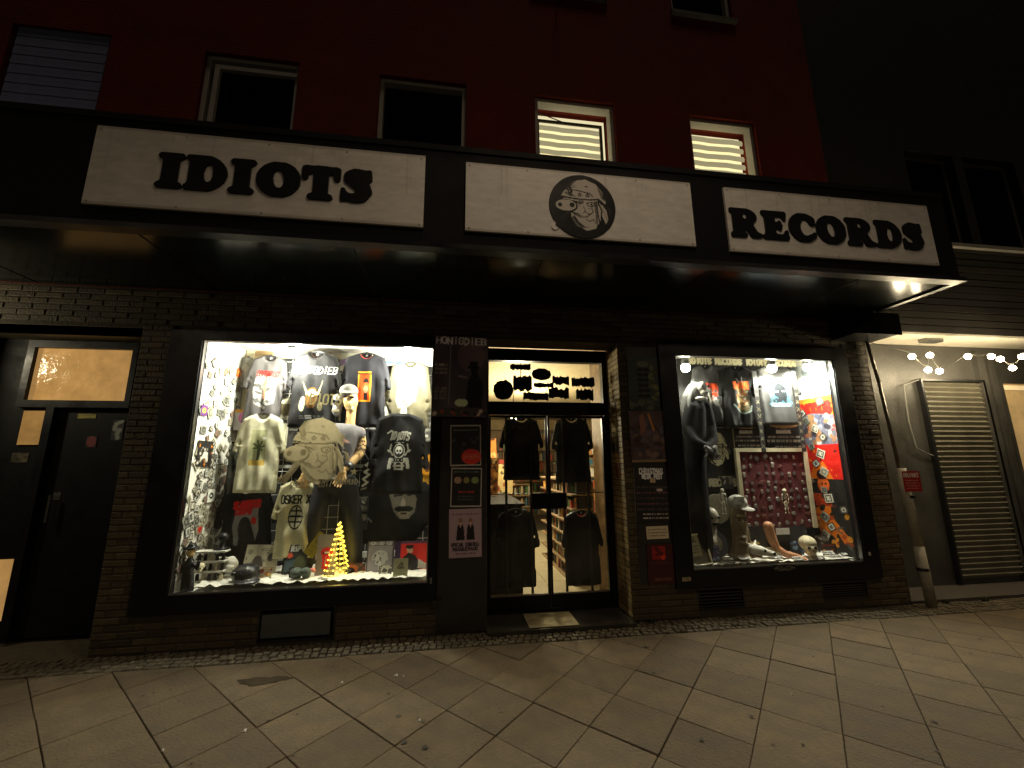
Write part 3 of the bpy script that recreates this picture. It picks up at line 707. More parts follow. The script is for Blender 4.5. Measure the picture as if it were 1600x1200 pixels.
def cooper(ch, n=74):
    """heavy soft-serif capital as a filled shape on a unit-high lattice"""
    W = {'I':.56,'D':.88,'O':.94,'T':.86,'S':.72,'R':.94,'E':.80,'C':.84}[ch]
    A = Art(W, 1.0, (0,0,0), n); X = A.X*W; Y = A.Y; F = np.full(X.shape, 9.)
    def cap(xa, ya, xb, yb, ra, rb=None):
        rb = ra if rb is None else rb; dx, dy = xb-xa, yb-ya; L = dx*dx+dy*dy+1e-9
        t = np.clip(((X-xa)*dx+(Y-ya)*dy)/L, 0, 1); return np.hypot(X-xa-t*dx, Y-ya-t*dy)-(ra+(rb-ra)*t)
    def ell(cx, cy_, rx, ry, rot=0):
        ca, sa = math.cos(rot), math.sin(rot); dx, dy = X-cx, Y-cy_; u, v = (dx*ca+dy*sa)/rx, (dy*ca-dx*sa)/ry
        return (np.hypot(u, v)-1)*min(rx, ry)
    def un(*f):
        o = f[0]
        for g_ in f[1:]:
            k = .07; h = np.clip(.5+.5*(g_-o)/k, 0, 1); o = g_*(1-h)+o*h-k*h*(1-h)
        return o
    mx = np.maximum
    serif = lambda x0, x1, y, r=.085: cap(x0+r, y, x1-r, y, r)
    if ch == 'I': F = un(cap(.28, .2, .28, .8, .155), serif(.02, .54, .09), serif(.02, .54, .91))
    elif ch == 'D':
        body = mx(ell(.36, .5, .49, .50), .12-X); F = un(body, cap(.24, .2, .24, .8, .15), serif(.0, .4, .09), serif(.0, .4, .91)); F = mx(F, -ell(.48, .5, .11, .29))
    elif ch == 'O': F = mx(ell(.47, .5, .465, .50), -ell(.47, .5, .125, .29, .12))
    elif ch == 'T': F = un(cap(.43, .2, .43, .85, .15), serif(.16, .70, .085), cap(.12, .87, .74, .87, .105), cap(.09, .86, .075, .62, .085, .055), cap(.77, .86, .785, .62, .085, .055))
    elif ch == 'E': F = un(cap(.24, .2, .24, .8, .15), serif(.0, .5, .09), serif(.0, .5, .91), cap(.2, .91, .66, .91, .09), cap(.2, .09, .68, .09, .09), cap(.66, .9, .69, .72, .08, .045), cap(.68, .12, .73, .30, .085, .045), cap(.3, .5, .52, .5, .08), cap(.53, .62, .53, .38, .04))
    elif ch == 'C':
        F = mx(ell(.45, .5, .44, .50), -ell(.52, .5, .17, .31)); F = mx(F, -(np.maximum(.56-X, np.abs(Y-.47)-.21))); F = un(F, cap(.72, .80, .75, .66, .09, .085), cap(.74, .22, .78, .32, .06, .03))
    elif ch == 'R':
        bowl = mx(ell(.42, .72, .37, .275), .12-X); F = un(bowl, cap(.24, .2, .24, .8, .15), serif(.0, .47, .09), serif(.0, .42, .91), cap(.5, .48, .68, .16, .13, .12), cap(.68, .09, .86, .10, .09, .07)); F = mx(F, -ell(.45, .735, .075, .12))
    elif ch == 'S':
        a1 = [(.57, .78), (.46, .87), (.32, .86), (.22, .78), (.23, .67), (.36, .57), (.49, .46), (.53, .32), (.46, .18), (.32, .12), (.18, .15), (.10, .25)]
        rr = [.05, .085, .115, .13, .14, .15, .15, .145, .13, .11, .085, .05]
        F = un(*[cap(*p, *q, r, s) for p, q, r, s in zip(a1[:-1], a1[1:], rr[:-1], rr[1:])], cap(.62, .93, .64, .68, .045), cap(.05, .36, .06, .07, .045))
    A.a[:] = (.012, .012, .013); return A, cellmask(A, F < .022)
def sign_panel(x0, x1, z0, z1):
    W = x1-x0; A = Art(W, z1-z0, (.86,.84,.81), 170); A.n(.035, 30); A.n(.02, 90)
    for k in range(26): xx = random.random(); A.r(xx, random.uniform(.3, .85), xx+random.uniform(.001, .004), 1, (.55,.52,.46), random.uniform(.06, .2))
    for k in range(int(W)): A.r((k+1)/(int(W)+1)-.0012, 0, (k+1)/(int(W)+1)+.0012, 1, (.55,.53,.5), .6)
    A.r(0, 0, 1, .03, (.5,.47,.42), .35); A.r(0, .975, 1, 1, (.5,.47,.42), .3)
    p = panel('sign_board', A, ((x0+x1)/2, CF-.001, z0), M_SIGN, .02, parent=None); p.parent = SGN; p.location = Vector(((x0+x1)/2, CF-.001, z0))-Vector(SGN.location)
    for sx in np.linspace(-W/2+.03, W/2-.03, 5):
        for sz in (.025, z1-z0-.025):
            q = MB().cyl((0, 0, 0), (0, -.006, 0), .008, .006, 8); me = bpy.data.meshes.new('screw'); me.from_pydata(q.v, [], q.f); me.materials.append(WHITEF)
            o = link('screw', me, None, p); o.location = (sx, -.02, sz)
    return p
def sign_word(word, S, bx, x0, x1, z0, z1):
    ws = {c: cooper(c) for c in set(word)}; gap = .012; tot = sum(ws[c][0].W for c in word)+gap*(len(word)-1)
    h = z1-z0; sx = (x1-x0)/(tot); x = x0
    for c in word:
        A, cm = ws[c]; W = A.W*sx
        o = sheet('letter', A, cm, lambda XY, u: np.stack([(XY[:, 0]-.5)*W, np.full(len(XY), -.03), XY[:, 1]*h], 1), lambda XY, u: np.stack([(XY[:, 0]-.5)*W, np.full(len(XY), -.0212), XY[:, 1]*h], 1), M_SIGN, S)
        o.location = (x+W/2-bx, 0, z0-(3.31)); x += W+gap*sx
SY = CF-.001
S1 = sign_panel(-2.60, -.265, 3.31, 3.94); S2 = sign_panel(.06, 2.02, 3.31, 3.92); S3 = sign_panel(2.34, 4.47, 3.29, 3.91)
for wd, S, bx, pa, pb in (('IDIOTS', S1, (-2.60-.265)/2, (243, 240, 293), (583, 262, 318)), ('RECORDS', S3, (2.34+4.47)/2, (1141, 321, 371), (1443, 346, 390))):
    l = at(pa[0], (pa[1]+pa[2])/2, SY-.03); r = at(pb[0], (pb[1]+pb[2])/2, SY-.03)
    za = (at(pa[0], pa[2], SY-.03)[2]+at(pb[0], pb[2], SY-.03)[2])/2; zb = (at(pa[0], pa[1], SY-.03)[2]+at(pb[0], pb[1], SY-.03)[2])/2
    if S is S3: za -= .0
    sign_word(wd, S, bx, l[0], r[0], za+(.02 if S is S3 else 0), zb)
def pig(A, dk, lt, md, ring=True):
    """helmeted pig head smoking, facing left, drawn in the unit square"""
    if ring: A.e(.5, .5, .49, .49, dk)
    X0_, Y0_ = A.X, A.Y
    if ring: A.X = (X0_-.5)/.90+.49; A.Y = (Y0_-.5)/.90+.5
    A.p([(.20,.66),(.24,.80),(.36,.93),(.55,.97),(.72,.90),(.83,.76),(.88,.60),(.86,.56),(.78,.64),(.60,.65),(.34,.66),(.18,.70)], lt)
    A.p([(.18,.72),(.15,.66),(.32,.64),(.62,.62),(.80,.63),(.82,.68),(.62,.74),(.38,.77),(.22,.77)], lt)
    A.p([(.18,.62),(.30,.45),(.30,.30),(.38,.16),(.55,.09),(.70,.14),(.74,.30),(.74,.62)], lt)
    A.p([(.78,.60),(.88,.45),(.90,.30),(.86,.22),(.80,.36),(.74,.20),(.70,.30),(.74,.52)], lt); A.p([(.84,.55),(.95,.50),(.97,.42),(.92,.36),(.90,.48)], md)
    for P, w in (([(.16,.64),(.40,.62),(.62,.62),(.76,.64),(.80,.56)], .013), ([(.20,.77),(.38,.77),(.62,.73),(.66,.68)], .009), ([(.72,.60),(.73,.45),(.76,.20)], .010), ([(.75,.58),(.80,.45),(.78,.22)], .012),
                 ([(.10,.40),(.30,.39),(.42,.36),(.44,.34)], .011), ([(.34,.36),(.46,.31),(.56,.32),(.60,.38)], .008), ([(.36,.30),(.42,.22),(.50,.16)], .008), ([(.33,.32),(.38,.24),(.44,.18)], .008), ([(.54,.28),(.60,.25),(.66,.29)], .007),
                 ([(.52,.42),(.60,.36),(.66,.42),(.64,.48)], .007), ([(.56,.56),(.66,.58),(.70,.54),(.64,.50),(.58,.52),(.56,.56)], .008), ([(.30,.58),(.40,.57),(.46,.54)], .012), ([(.34,.60),(.44,.50)], .006), ([(.28,.84),(.32,.74)], .02), ([(.24,.82),(.28,.72)], .014), ([(.40,.94),(.30,.84)], .006), ([(.86,.74),(.84,.66)], .02), ([(.55,.85),(.58,.84)], .01), ([(.66,.28),(.70,.22)], .006)):
        A.l(P, w, dk)
    for sx in (.30, .45, .58): A.l([(sx-.035,.69),(sx,.73),(sx+.035,.69),(sx-.02,.665),(sx,.72),(sx+.02,.665),(sx-.035,.69)], .005, dk)
    for k in range(7): A.l([(.40+.012*k,.26-.02*k),(.46+.02*k,.13+.004*k)], .0035, dk)
    for k in range(6): A.l([(.80+.012*k,.52-.03*k),(.84+.010*k,.42-.03*k)], .003, dk)
    for k in range(6): A.l([(.30+.02*k,.90-.01*k),(.27+.016*k,.80)], .003, dk)
    A.l([(.50,.50),(.53,.44),(.50,.38)], .005, dk); A.l([(.58,.47),(.63,.46)], .005, dk); A.e(.50,.34,.05,.035,lt); A.l([(.46,.34),(.50,.31),(.55,.34)], .006, dk)
    A.e(.225, .49, .185, .115, dk); A.e(.22, .50, .165, .095, lt); A.e(.125, .50, .034, .035, dk); A.e(.32, .51, .042, .042, dk)
    A.l([(.09,.16),(.25,.36)], .042, md); A.l([(.09,.16),(.12,.20)], .048, dk); A.e(.64,.54,.02,.02,dk)
    A.l([(.13,.19),(.26,.34)], .010, dk)
    for P_ in ([(.74,.86),(.84,.74),(.88,.60),(.80,.66),(.76,.78)], [(.30,.30),(.38,.16),(.50,.11),(.42,.22),(.36,.34)], [(.68,.60),(.73,.60),(.73,.24),(.70,.22)], [(.22,.82),(.30,.92),(.40,.94),(.30,.84),(.27,.78)], [(.42,.60),(.52,.60),(.50,.54),(.44,.53)], [(.20,.70),(.30,.66),(.40,.66),(.22,.74)]): A.p(P_, md, .55)
    A.X, A.Y = X0_, Y0_
    return A
A = pig(Art(1, 1, (.9,.88,.85), 150), (.02,.02,.02), (.78,.75,.71), (.16,.15,.15))
mk = ((A.X-.5)**2+(A.Y-.5)**2) < .49**2; tmpa = Art(1, 1, (0,0,0), 150); tmpa.l([(.09,.16),(.25,.36)], .055, (1,1,1)); mk |= tmpa.a[..., 0] > .5
lc = at(910, 323, SY-.02); lw = (at(963, 323, SY-.02)[0]-at(857, 323, SY-.02)[0]); lh = .60
o = sheet('pig_emblem', A, cellmask(A, mk), lambda XY, u: np.stack([(XY[:, 0]-.5)*lw, np.full(len(XY), -.026), (XY[:, 1]-.5)*lh], 1), lambda XY, u: np.stack([(XY[:, 0]-.5)*lw, np.full(len(XY), -.0212), (XY[:, 1]-.5)*lh], 1), M_SIGN, S2)
o.location = (lc[0]-(.06+2.02)/2, 0, lc[2]-3.31)

# ---------------- neighbour house on the right
NB = thing('neighbour_house', 'unlit brick clad house with roller shutter right of the shop', 'building', (9, 0, 0))
NBR = mat('neighbour_wall', (.016,.013,.010), rough=.85, var=.3, scale=5, bump=.5, bscale=40)
nw = [(6.05, 6.85, 4.30, 5.7), (7.0, 7.9, 4.30, 5.7), (8.6, 9.5, 4.30, 5.7)]
q = MB()
for r in rects(4.765, 16, 3.06, 11.5, nw): q.box(r[0], r[1], .022, .35, r[2], r[3])
q.build('upper_wall', NBR, NB)
for k in range(13):
    z = 3.065+k*.094
    MB().box(4.93, 16, -.004+.002*(k%3), .020, z, z+.082).build('cladding_board', mat('cladding', (.032,.026,.018), rough=.8, var=.3, scale=4, rnd=.3, bump=.4), NB)
for a_, c_, z0, z1 in nw:
    f = MB().box(a_, a_+.06, .12, .17, z0, z1).box(c_-.06, c_, .12, .17, z0, z1).box(a_+.06, c_-.06, .12, .17, z1-.06, z1).box(a_+.06, c_-.06, .12, .17, z0, z0+.06).build('window', mat('dim_frame', (.06,.06,.06)), NB)
    MB().box(a_+.06, c_-.06, .14, .15, z0+.06, z1-.06).build('pane', DPANE, f)
MB().box(5.95, 16, -.06, .02, 4.24, 4.29).build('sill', mat('pale_sill', (.28,.26,.22), rough=.6), NB)
MB().box(4.87, 16, .0, .42, 3.03, 3.057).build('soffit', mat('pale_soffit', (.75,.70,.58), rough=.6, var=.1), NB)
RW = mat('shopfront_metal', (.055,.052,.045), rough=.45, var=.35, scale=3, bump=.3)
q = MB()
SH = (6.07, 7.02, .10, 2.53)
for r in rects(4.87, 16, -.03, 3.03, [SH, (7.35, 9.3, .55, 2.58)]): q.box(r[0], r[1], .42, .46, r[2], r[3])
q.build('shopfront', RW, NB)
MB().box(4.862, 4.87, .0, .42, -.03, 3.03).build('side_reveal', mat('reveal_paint', (.10,.09,.07), rough=.5, var=.3), NB)
MB().box(4.86, 16, .0, .42, -.03, .03).build('plinth', mat('plinth', (.06,.05,.04), rough=.8), NB)
MB().box(7.0, 7.12, .36, .42, .03, 2.95).build('shopfront_post', RW, NB); MB().box(7.20, 7.30, .38, .42, .03, 2.85).build('shopfront_post', RW, NB)
f = MB().box(SH[0]-.03, SH[1]+.03, .36, .42, SH[3], SH[3]+.03).box(SH[0]-.03, SH[0], .36, .42, .05, SH[3]).box(SH[1], SH[1]+.03, .36, .4195, .05, SH[3]).build('roller_shutter', DMETAL, NB)
n = 38; hh = (SH[3]-SH[2])/n
vs = []; pr = [(.0, -.5), (-.003, -.47), (-.020, .02), (-.022, .12), (-.004, .30), (.0, .5)]
for x in (SH[0], SH[1]): vs += [(x-7.5, .405+y_*1.2, z_*hh) for y_, z_ in pr]
me = bpy.data.meshes.new('shutter_slat'); me.from_pydata(vs, [], [(i, 6+i, 7+i, 1+i) for i in range(5)]); me.materials.append(mat('shutter_slat', (.15,.138,.10), rough=.45, var=.3, scale=3))
for k in range(n):
    o = link('shutter_slat', me, None, f); o.location = Vector((7.5, 0, SH[2]+(k+.5)*hh))-origin(f)
wn = MB().box(7.35, 7.40, .40, .45, .55, 2.58).box(7.40, 9.3, .40, .45, 2.53, 2.58).box(7.40, 9.3, .40, .45, .55, .6).build('shop_window', RW, NB)
MB().box(7.40, 9.3, .43, .435, .6, 2.53).build('lit_pane', mat('lit_beige', (.5,.36,.18), rough=.3, emit=(.8,.50,.20), estr=.20, var=.45, scale=2.0), wn)
MB().box(7.40, 9.3, .405, .425, 2.44, 2.5).build('strip_lamp', mat('strip_glow', (.9,.7,.4), emit=(1,.75,.4), estr=.45), wn)
# cable beside the shutter
P = [at(u, v, .38) for u, v in ((1440, 592), (1412, 602), (1420, 660), (1432, 700), (1447, 708), (1458, 712))]
tag(recenter(MB().tube([tuple(p) for p in P], .008).build('cable', mat('grey_cable', (.25,.24,.22), rough=.5))), 'loose grey cable hanging left of the roller shutter', 'cable')
# string lights
ST = thing('string_lights', 'string of warm bulbs under the soffit above the roller shutter', 'string lights', (6.0, -.12, 2.8))
bp = [(1425, 557), (1453, 555), (1450, 578), (1468, 580), (1512, 557), (1549, 557), (1563, 561), (1582, 575), (1597, 557)]
pts = [at(u, v, -.12) for u, v in bp]
for p in pts:
    bo = MB().ball(p, .032, 12).build('bulb', SBULB, ST, smooth=True); MB().cyl((p[0], p[1], p[2]+.016), (p[0], p[1], p[2]+.05), .011, n=8).build('socket', DMETAL, bo)
sp = sorted([tuple(p+np.array([0, 0, .05])) for p in pts], key=lambda t: t[0]); cab = []
for a_, c_ in zip(sp[:-1], sp[1:]):
    for k in range(5): t = k/5; cab.append(tuple((1-t)*a_[i]+t*c_[i]-(.04*math.sin(math.pi*t) if i == 2 else 0) for i in range(3)))
cab.append(sp[-1]); MB().tube([(4.80, -.05, 2.90)]+cab+[(9, -.10, 2.85)], .004, 5).build('cable', mat('dark_cable', (.05,.045,.035)), ST)
for i in (0, 2, 4, 6, 8):
    l = bpy.data.lights.new('string_light', 'POINT'); l.energy = 11; l.color = (1, .82, .50); l.shadow_soft_size = .03
    lo = bpy.data.objects.new('string_light', l); COL.objects.link(lo); lo.location = pts[i]+np.array([0, -.03, -.05])
MB2 = MB().box(5.9, 6.15, .1, .2, 2.985, 3.03)
tag(recenter(MB2.build('soffit_spotlight', METAL)), 'small unlit spotlight fixed under the neighbouring soffit', 'spotlight')
# downpipe
DP = thing('downpipe', 'rain downpipe with white painted lower half beside the shutter', 'downpipe', (4.98, -.1, 0))
MB().tube([(4.84, -.035, 3.0), (4.90, -.05, 2.4), (4.95, -.06, 1.4)], .018, 10).build('upper_pipe', mat('pipe_grey', (.14,.12,.09), rough=.35, metal=.5), DP, smooth=True)
MB().tube([(4.955, -.07, 1.42), (4.985, -.08, .6), (5.0, -.09, .0)], .047, 16).build('lower_pipe', mat('pipe_white', (.30,.27,.20), rough=.6, var=.4, scale=9, bump=.4), DP, smooth=True)
for z in (.35, 1.1): MB().cyl((4.985, -.08, z), (4.985, -.08, z+.03), .053, n=16).build('pipe_clamp', DMETAL, DP)
A = Art(.19, .22, (.62,.06,.05), 40); A.t('PRIVAT', .08, .7, .95, .88, (.85,.8,.75), .025); A.lines(.1, .1, .9, .6, 4, (.8,.7,.65)); A.n(.05)
p = at(1424, 752, -.13); tag(panel('sign_plate', A, (p[0], -.135, p[2]-.11), rot=(0, 0, R_(-8))), 'small red plate with white text fixed to the downpipe', 'sign')

# ---------------- assumed or added lamps, out of view, of the street and the doorway
SL = thing('unseen_street_lamp', 'assumed cable hung street lamp out of view above the roadway edge', 'street lamp', (1.2, -3.3, 6.5))  # assumed and unseen: lamp and cable added to light paving, signs and upper wall
MB().lathe((1.2, -3.3, 6.5), [(.02, .22), (.10, .2), (.25, .08), (.27, .0), (.25, -.01)], 20).build('lamp_housing', DMETAL, SL, smooth=True)
MB().lathe((1.2, -3.3, 6.5), [(.24, -.005), (.18, -.06), (.02, -.085)], 20).build('lamp_glass', mat('street_glow', (1,.8,.5), emit=(1,.72,.38), estr=12), SL, smooth=True)
MB().tube([(1.2, -20, 7.5), (1.2, -3.3, 6.75), (1.2, -.01, 7.2)], .01, 6).build('suspension_cable', DMETAL, SL)
l = bpy.data.lights.new('assumed_street_light', 'SPOT'); l.energy = 150; l.spot_size = R_(136); l.spot_blend = .7; l.color = (1, .80, .58); l.shadow_soft_size = .22
lo = bpy.data.objects.new('assumed_street_light', l); COL.objects.link(lo); lo.location = (1.2, -3.3, 6.38)
for _x, _lb in ((-8.5, 'added unseen fill lamp on a pole across the road, left'), (10.0, 'added unseen fill lamp on a pole across the road, right')):  # unseen lamps added to brighten the pillars and wall below the canopy
    t = thing('unseen_street_lamp', _lb, 'street lamp', (_x, -12.5, -.1))
    MB().tube([(_x, -12.5, -.1), (_x, -12.5, 6.3), (_x, -11.6, 6.7), (_x, -11.2, 6.7)], [.07, .05, .04, .04], 10).build('fill_lamp_post', DMETAL, t, smooth=True)
    MB().box(_x-.15, _x+.15, -11.5, -10.7, 6.66, 6.76).build('fill_lamp_head', DMETAL, t)
    MB().box(_x-.12, _x+.12, -11.4, -10.8, 6.64, 6.658).build('lamp_glass', MATS['street_glow'], t)
    l = bpy.data.lights.new('added_fill_light', 'SPOT'); l.energy = 250; l.spot_size = R_(150); l.spot_blend = .5; l.color = (1, .80, .58); l.shadow_soft_size = .3
    lo = bpy.data.objects.new('added_fill_light', l); COL.objects.link(lo); lo.location = (_x, -11.1, 6.55); lo.rotation_euler = (R_(18), 0, 0)
WLmp = thing('assumed_wall_lamp', 'assumed small white wall lamp out of view beyond the house door', 'lamp', (-4.98, -.1, 2.62))  # assumed, unseen lamp added to light the upper left bricks and canopy underside
MB().box(-5.04, -4.92, -.10, -.004, 2.55, 2.72).build('lamp_body', DMETAL, WLmp); MB().ball((-4.98, -.17, 2.66), .06, 12).build('assumed_lamp_globe', mat('globe_glow', (1,.9,.7), emit=(1,.88,.62), estr=8), WLmp, smooth=True)
l = bpy.data.lights.new('assumed_wall_light', 'POINT'); l.energy = 45; l.color = (1, .88, .60); l.shadow_soft_size = .06
lo = bpy.data.objects.new('assumed_wall_light', l); COL.objects.link(lo); lo.location = (-4.98, -.30, 2.68)
# clip lamps inside the display windows
for (u, v, Y, e_, lb) in ((457, 549, .30, 62, 'bright clip spotlight at the top left of the left window'), (640, 551, .30, 62, 'bright clip spotlight at the top right of the left window'),
                      (1071, 573, .22, 34, 'bright clip spotlight in the top left corner of right window'), (1206, 574, .22, 40, 'bright clip spotlight at the top middle of the right window'), (1262, 572, .20, 30, 'bright clip spotlight at the top right of right window')):
    p = at(u, v, Y); t = thing('spotlight', lb, 'spotlight', tuple(p))
    MB().lathe(tuple(p), [(.018,.12),(.03,.11),(.048,.06),(.052,.022),(.050,.022),(.046,.055),(.0,.075)], 18).build('lamp_housing', METAL, t, smooth=True)
    MB().ball((p[0], p[1], p[2]-.012), .052, 14).build('lamp_bulb', mat('spot_glow', (1,1,1), emit=(1,.93,.74), estr=70), t, smooth=True)
    l = bpy.data.lights.new('window_light', 'SPOT' if u > 1000 else 'POINT'); l.energy = e_*(3.9 if u > 1000 else 2.3)
    if u > 1000: l.spot_size = R_(166); l.spot_blend = .3
    l.color = (1, .955, .82); l.shadow_soft_size = .05
    lo = bpy.data.objects.new('window_light', l); COL.objects.link(lo); lo.location = (p[0]-(.12 if u > 1250 else 0), p[1]+(.0 if u > 1000 else .02), p[2]-(.06 if u > 1000 else .10))

# ================================================================== LEFT WINDOW
BLK = (.12,.12,.125); CHA = (.24,.235,.23); CRM = (.82,.80,.68); WHT = (.92,.91,.87); RD = (.78,.10,.07)
# pinned patches on the white side wall
pm = []
pal = [((.12,.12,.12), (.8,.8,.75)), ((.5,.5,.46), (.2,.2,.2)), ((.82,.8,.72), (.25,.24,.22)), ((.3,.28,.25), (.75,.72,.65)), ((.35,.34,.3), (.5,.36,.30)), ((.62,.6,.52), (.4,.38,.34))]
def patch_mesh(a, b, shape, k):
    A = Art(.075, .075, a, 14)
    if shape: A.e(.5, .5, .33, .33, b); A.e(.5, .5, .18, .18, a)
    else: A.r(.14, .14, .86, .86, b); A.t('XO', .25, .3, .8, .7, a, .05)
    A.n(.08, 5); o = panel('patch', A, (0, 0, 0)); me = o.data; bpy.data.objects.remove(o); return me
pms = [patch_mesh(a, b, k % 2, k) for k, (a, b) in enumerate(pal)]
placed = []
PN = ['black square', 'grey round', 'cream square', 'brown round', 'dark olive square', 'pale grey round']
for k in range(2500):
    if len(placed) >= 130: break
    y, z = random.uniform(.09, .72), random.uniform(.60, 2.52)
    if any((y-a)**2+(z-b)**2 < (.0030 if z < 1.5 else .0062) for a, b in placed): continue
    if z > 2.05 and random.random() < .55: continue
    placed.append((y, z)); s = random.uniform(.65, 1.25)
    o = bpy.data.objects.new('patch', pms[k % 6]); COL.objects.link(o); o.location = (-2.342+.004, y, z)
    o.rotation_euler = Euler((0, random.uniform(-.9, .9), 0)).to_quaternion().to_euler(); o.scale = (s, 1, s*random.uniform(.8, 1.3))
    o.rotation_euler = (Euler((0, 0, R_(90))).to_matrix() @ Euler((0, random.uniform(-.8, .8), 0)).to_matrix()).to_euler()
    zn = 'top' if z > 2.0 else 'upper middle' if z > 1.5 else 'lower middle' if z > 1.0 else 'bottom'; tag(o, '%s patch pinned at the %s of the white side wall' % (PN[k % 6], zn), 'patch', 'patches pinned on the white side wall')
for lb, y, z, s, col, c2 in (('black and orange punk patch halfway down the white side wall', .22, 1.62, .24, (.10,.09,.08), (.85,.45,.1)), ('red heart shaped patch low on the white side wall', .30, .92, .09, (.7,.12,.1), (.8,.2,.15)),
                      ('orange patch near the top of the white side wall', .66, 2.50, .09, (.8,.35,.12), (.9,.6,.3)), ('purple and yellow patch at the front edge of side wall', .12, 2.02, .10, (.4,.2,.45), (.9,.8,.2)), ('white card with a round black emblem on side wall', .42, 1.22, .12, (.9,.9,.85), (.1,.1,.1))):
    A = Art(s, s, col, 30)
    if 'punk' in lb: A.blobs(30, .05, .05, .95, .95, (.02, .07), [(.85,.82,.75), (.85,.5,.1), (.6,.58,.5), (.1,.1,.1)]); A.p([(.2,.2),(.5,.35),(.75,.15),(.7,.55),(.45,.6)], (.88,.86,.8))
    elif 'heart' in lb: A.a[:] = (.5,.46,.38); A.e(.33,.6,.2,.22,col); A.e(.67,.6,.2,.22,col); A.p([(.14,.55),(.86,.55),(.5,.1)], col)
    else: A.e(.5, .5, .3, .25, c2); A.e(.5,.5,.15,.1,col)
    tag(panel('patch', A, (-2.336, y, z-s/2), rot=(0, 0, R_(90))), lb, 'patch')
# clear bag hanging full of badges lower on the wall
# shirts
def g_(A, x0, y0, x1, y1, cols, n=40): A.blobs(n, x0, y0, x1, y1, (.015, .05), cols)
def op1(A):
    A.p([(.30,.72),(.74,.66),(.74,.30),(.60,.26),(.55,.20),(.34,.28),(.26,.45)], (.66,.65,.62)); A.t('OBITUARIST', .29, .68, .77, .76, RD, .007, .02)
    g_(A, .32, .3, .70, .58, [(.25,.25,.24), (.5,.5,.48), (.72,.72,.70)], 34); A.r(.50,.35,.54,.66,(.75,.45,.35)); A.l([(.3,.35),(.6,.24)], .012, (.3,.3,.3))
shirt('t_shirt', 'charcoal t-shirt with ragged white and red print, top left of window', (376, 556, 448, 662), .60, (.30,.29,.29), op1, tilt=R_(3), seed=1, n=150)
def op2(A):
    A.t('HONIGDIEB', .13, .70, .90, .79, (.78,.78,.76), .0055, .02, .006); A.e(.48,.38,.10,.14,(.45,.30,.12)); A.p([(.30,.60),(.40,.46),(.58,.46),(.66,.62),(.60,.42),(.38,.42)], (.75,.68,.5)); A.e(.48,.44,.06,.05,(.88,.86,.78))
    A.e(.32,.3,.05,.1,(.80,.78,.62)); A.e(.63,.27,.04,.06,(.7,.66,.5)); A.lines(.3,.10,.7,.16,2,(.7,.7,.68)); A.l([(.48,.44),(.47,.38),(.52,.38)], .012, (.2,.15,.1))
shirt('t_shirt', 'black t-shirt with white HONIGDIEB lettering and brown horned figure', (446, 550, 536, 668), .48, BLK, op2, seed=2, n=150)
def op3(A):
    A.r(.38,.34,.62,.74,(.88,.60,.12)); A.r(.40,.36,.60,.70,(.82,.28,.08)); A.e(.53,.60,.05,.05,(.12,.09,.08)); A.e(.53,.50,.08,.09,(.80,.35,.15)); A.r(.50,.36,.56,.47,(.12,.09,.08)); A.e(.53,.50,.04,.05,(.9,.6,.45)); A.r(.38,.70,.62,.72,(.2,.12,.06))
shirt('t_shirt', 'black t-shirt with orange picture of a figure on the chest', (527, 552, 612, 668), .50, (.13,.13,.15), op3, seed=3, n=150)
def op4(A):
    A.p([(.28,.68),(.70,.72),(.64,.42),(.5,.30),(.30,.28),(.24,.40)], (.58,.58,.55)); g_(A, .32, .38, .62, .66, [(.45,.45,.42), (.6,.6,.57), (.74,.74,.72)], 26); A.l([(.33,.6),(.6,.62)], .012, (.5,.5,.47)); A.l([(.4,.48),(.58,.55)], .012, (.5,.5,.47))
shirt('t_shirt', 'olive grey long shirt with pale square print below right spotlight', (600, 566, 678, 668), .62, (.36,.34,.27), op4, seed=4, sleeve=.55)
def op5(A):
    A.r(.34,.34,.64,.78,(.66,.66,.50)); A.e(.50,.45,.035,.12,(.24,.26,.18)); 
    for a_ in range(7): A.l([(.50,.56),(.50+.10*math.cos(a_*.9),.58+.07*math.sin(a_*.9))], .010, (.28,.34,.2))
    A.r(.34,.34,.64,.40,(.72,.60,.28)); A.e(.60,.68,.035,.02,(.85,.85,.8)); A.n(.04, 8)
shirt('t_shirt', 'pale cream t-shirt with a green palm tree picture', (362, 646, 446, 770), .44, CRM, op5, seed=5, tilt=R_(1), n=150, fold=.014)
def op6(A):
    A.p([(.30,.50),(.36,.78),(.70,.80),(.72,.45),(.66,.30),(.60,.50),(.46,.52),(.40,.26),(.34,.28)], (.52,.50,.48)); A.t('SLAUGHTER', .32, .74, .74, .82, (.75,.12,.1), .016, .02); A.t('CORPS', .34, .66, .60, .73, (.7,.12,.1), .014, .02); A.e(.64,.56,.05,.05,(.65,.12,.1)); A.e(.50,.46,.10,.16,(.14,.13,.13))
shirt('t_shirt', 'black t-shirt spread wide with red lettering over grey print', (340, 762, 440, 882), .56, (.11,.11,.115), op6, seed=6, tilt=R_(-5), hanger=False)
def op7(A):
    A.t('OSKER XO', .20, .70, .86, .80, (.08,.08,.09), .011)
    for r_ in (.20, .205, .21, .215): pass
    A.e(.50,.52,.15,.155,(.08,.08,.09)); A.e(.50,.52,.13,.135,(.72,.70,.58)); A.l([(.50,.40),(.50,.64)], .013, (.08,.08,.09))
    for yy in (.46,.53,.60): A.l([(.39,yy),(.61,yy)], .012, (.08,.08,.09))
shirt('t_shirt', 'beige t-shirt with black lettering above a barred circle', (424, 750, 502, 872), .42, (.78,.75,.60), op7, seed=7, hanger=False, n=150)
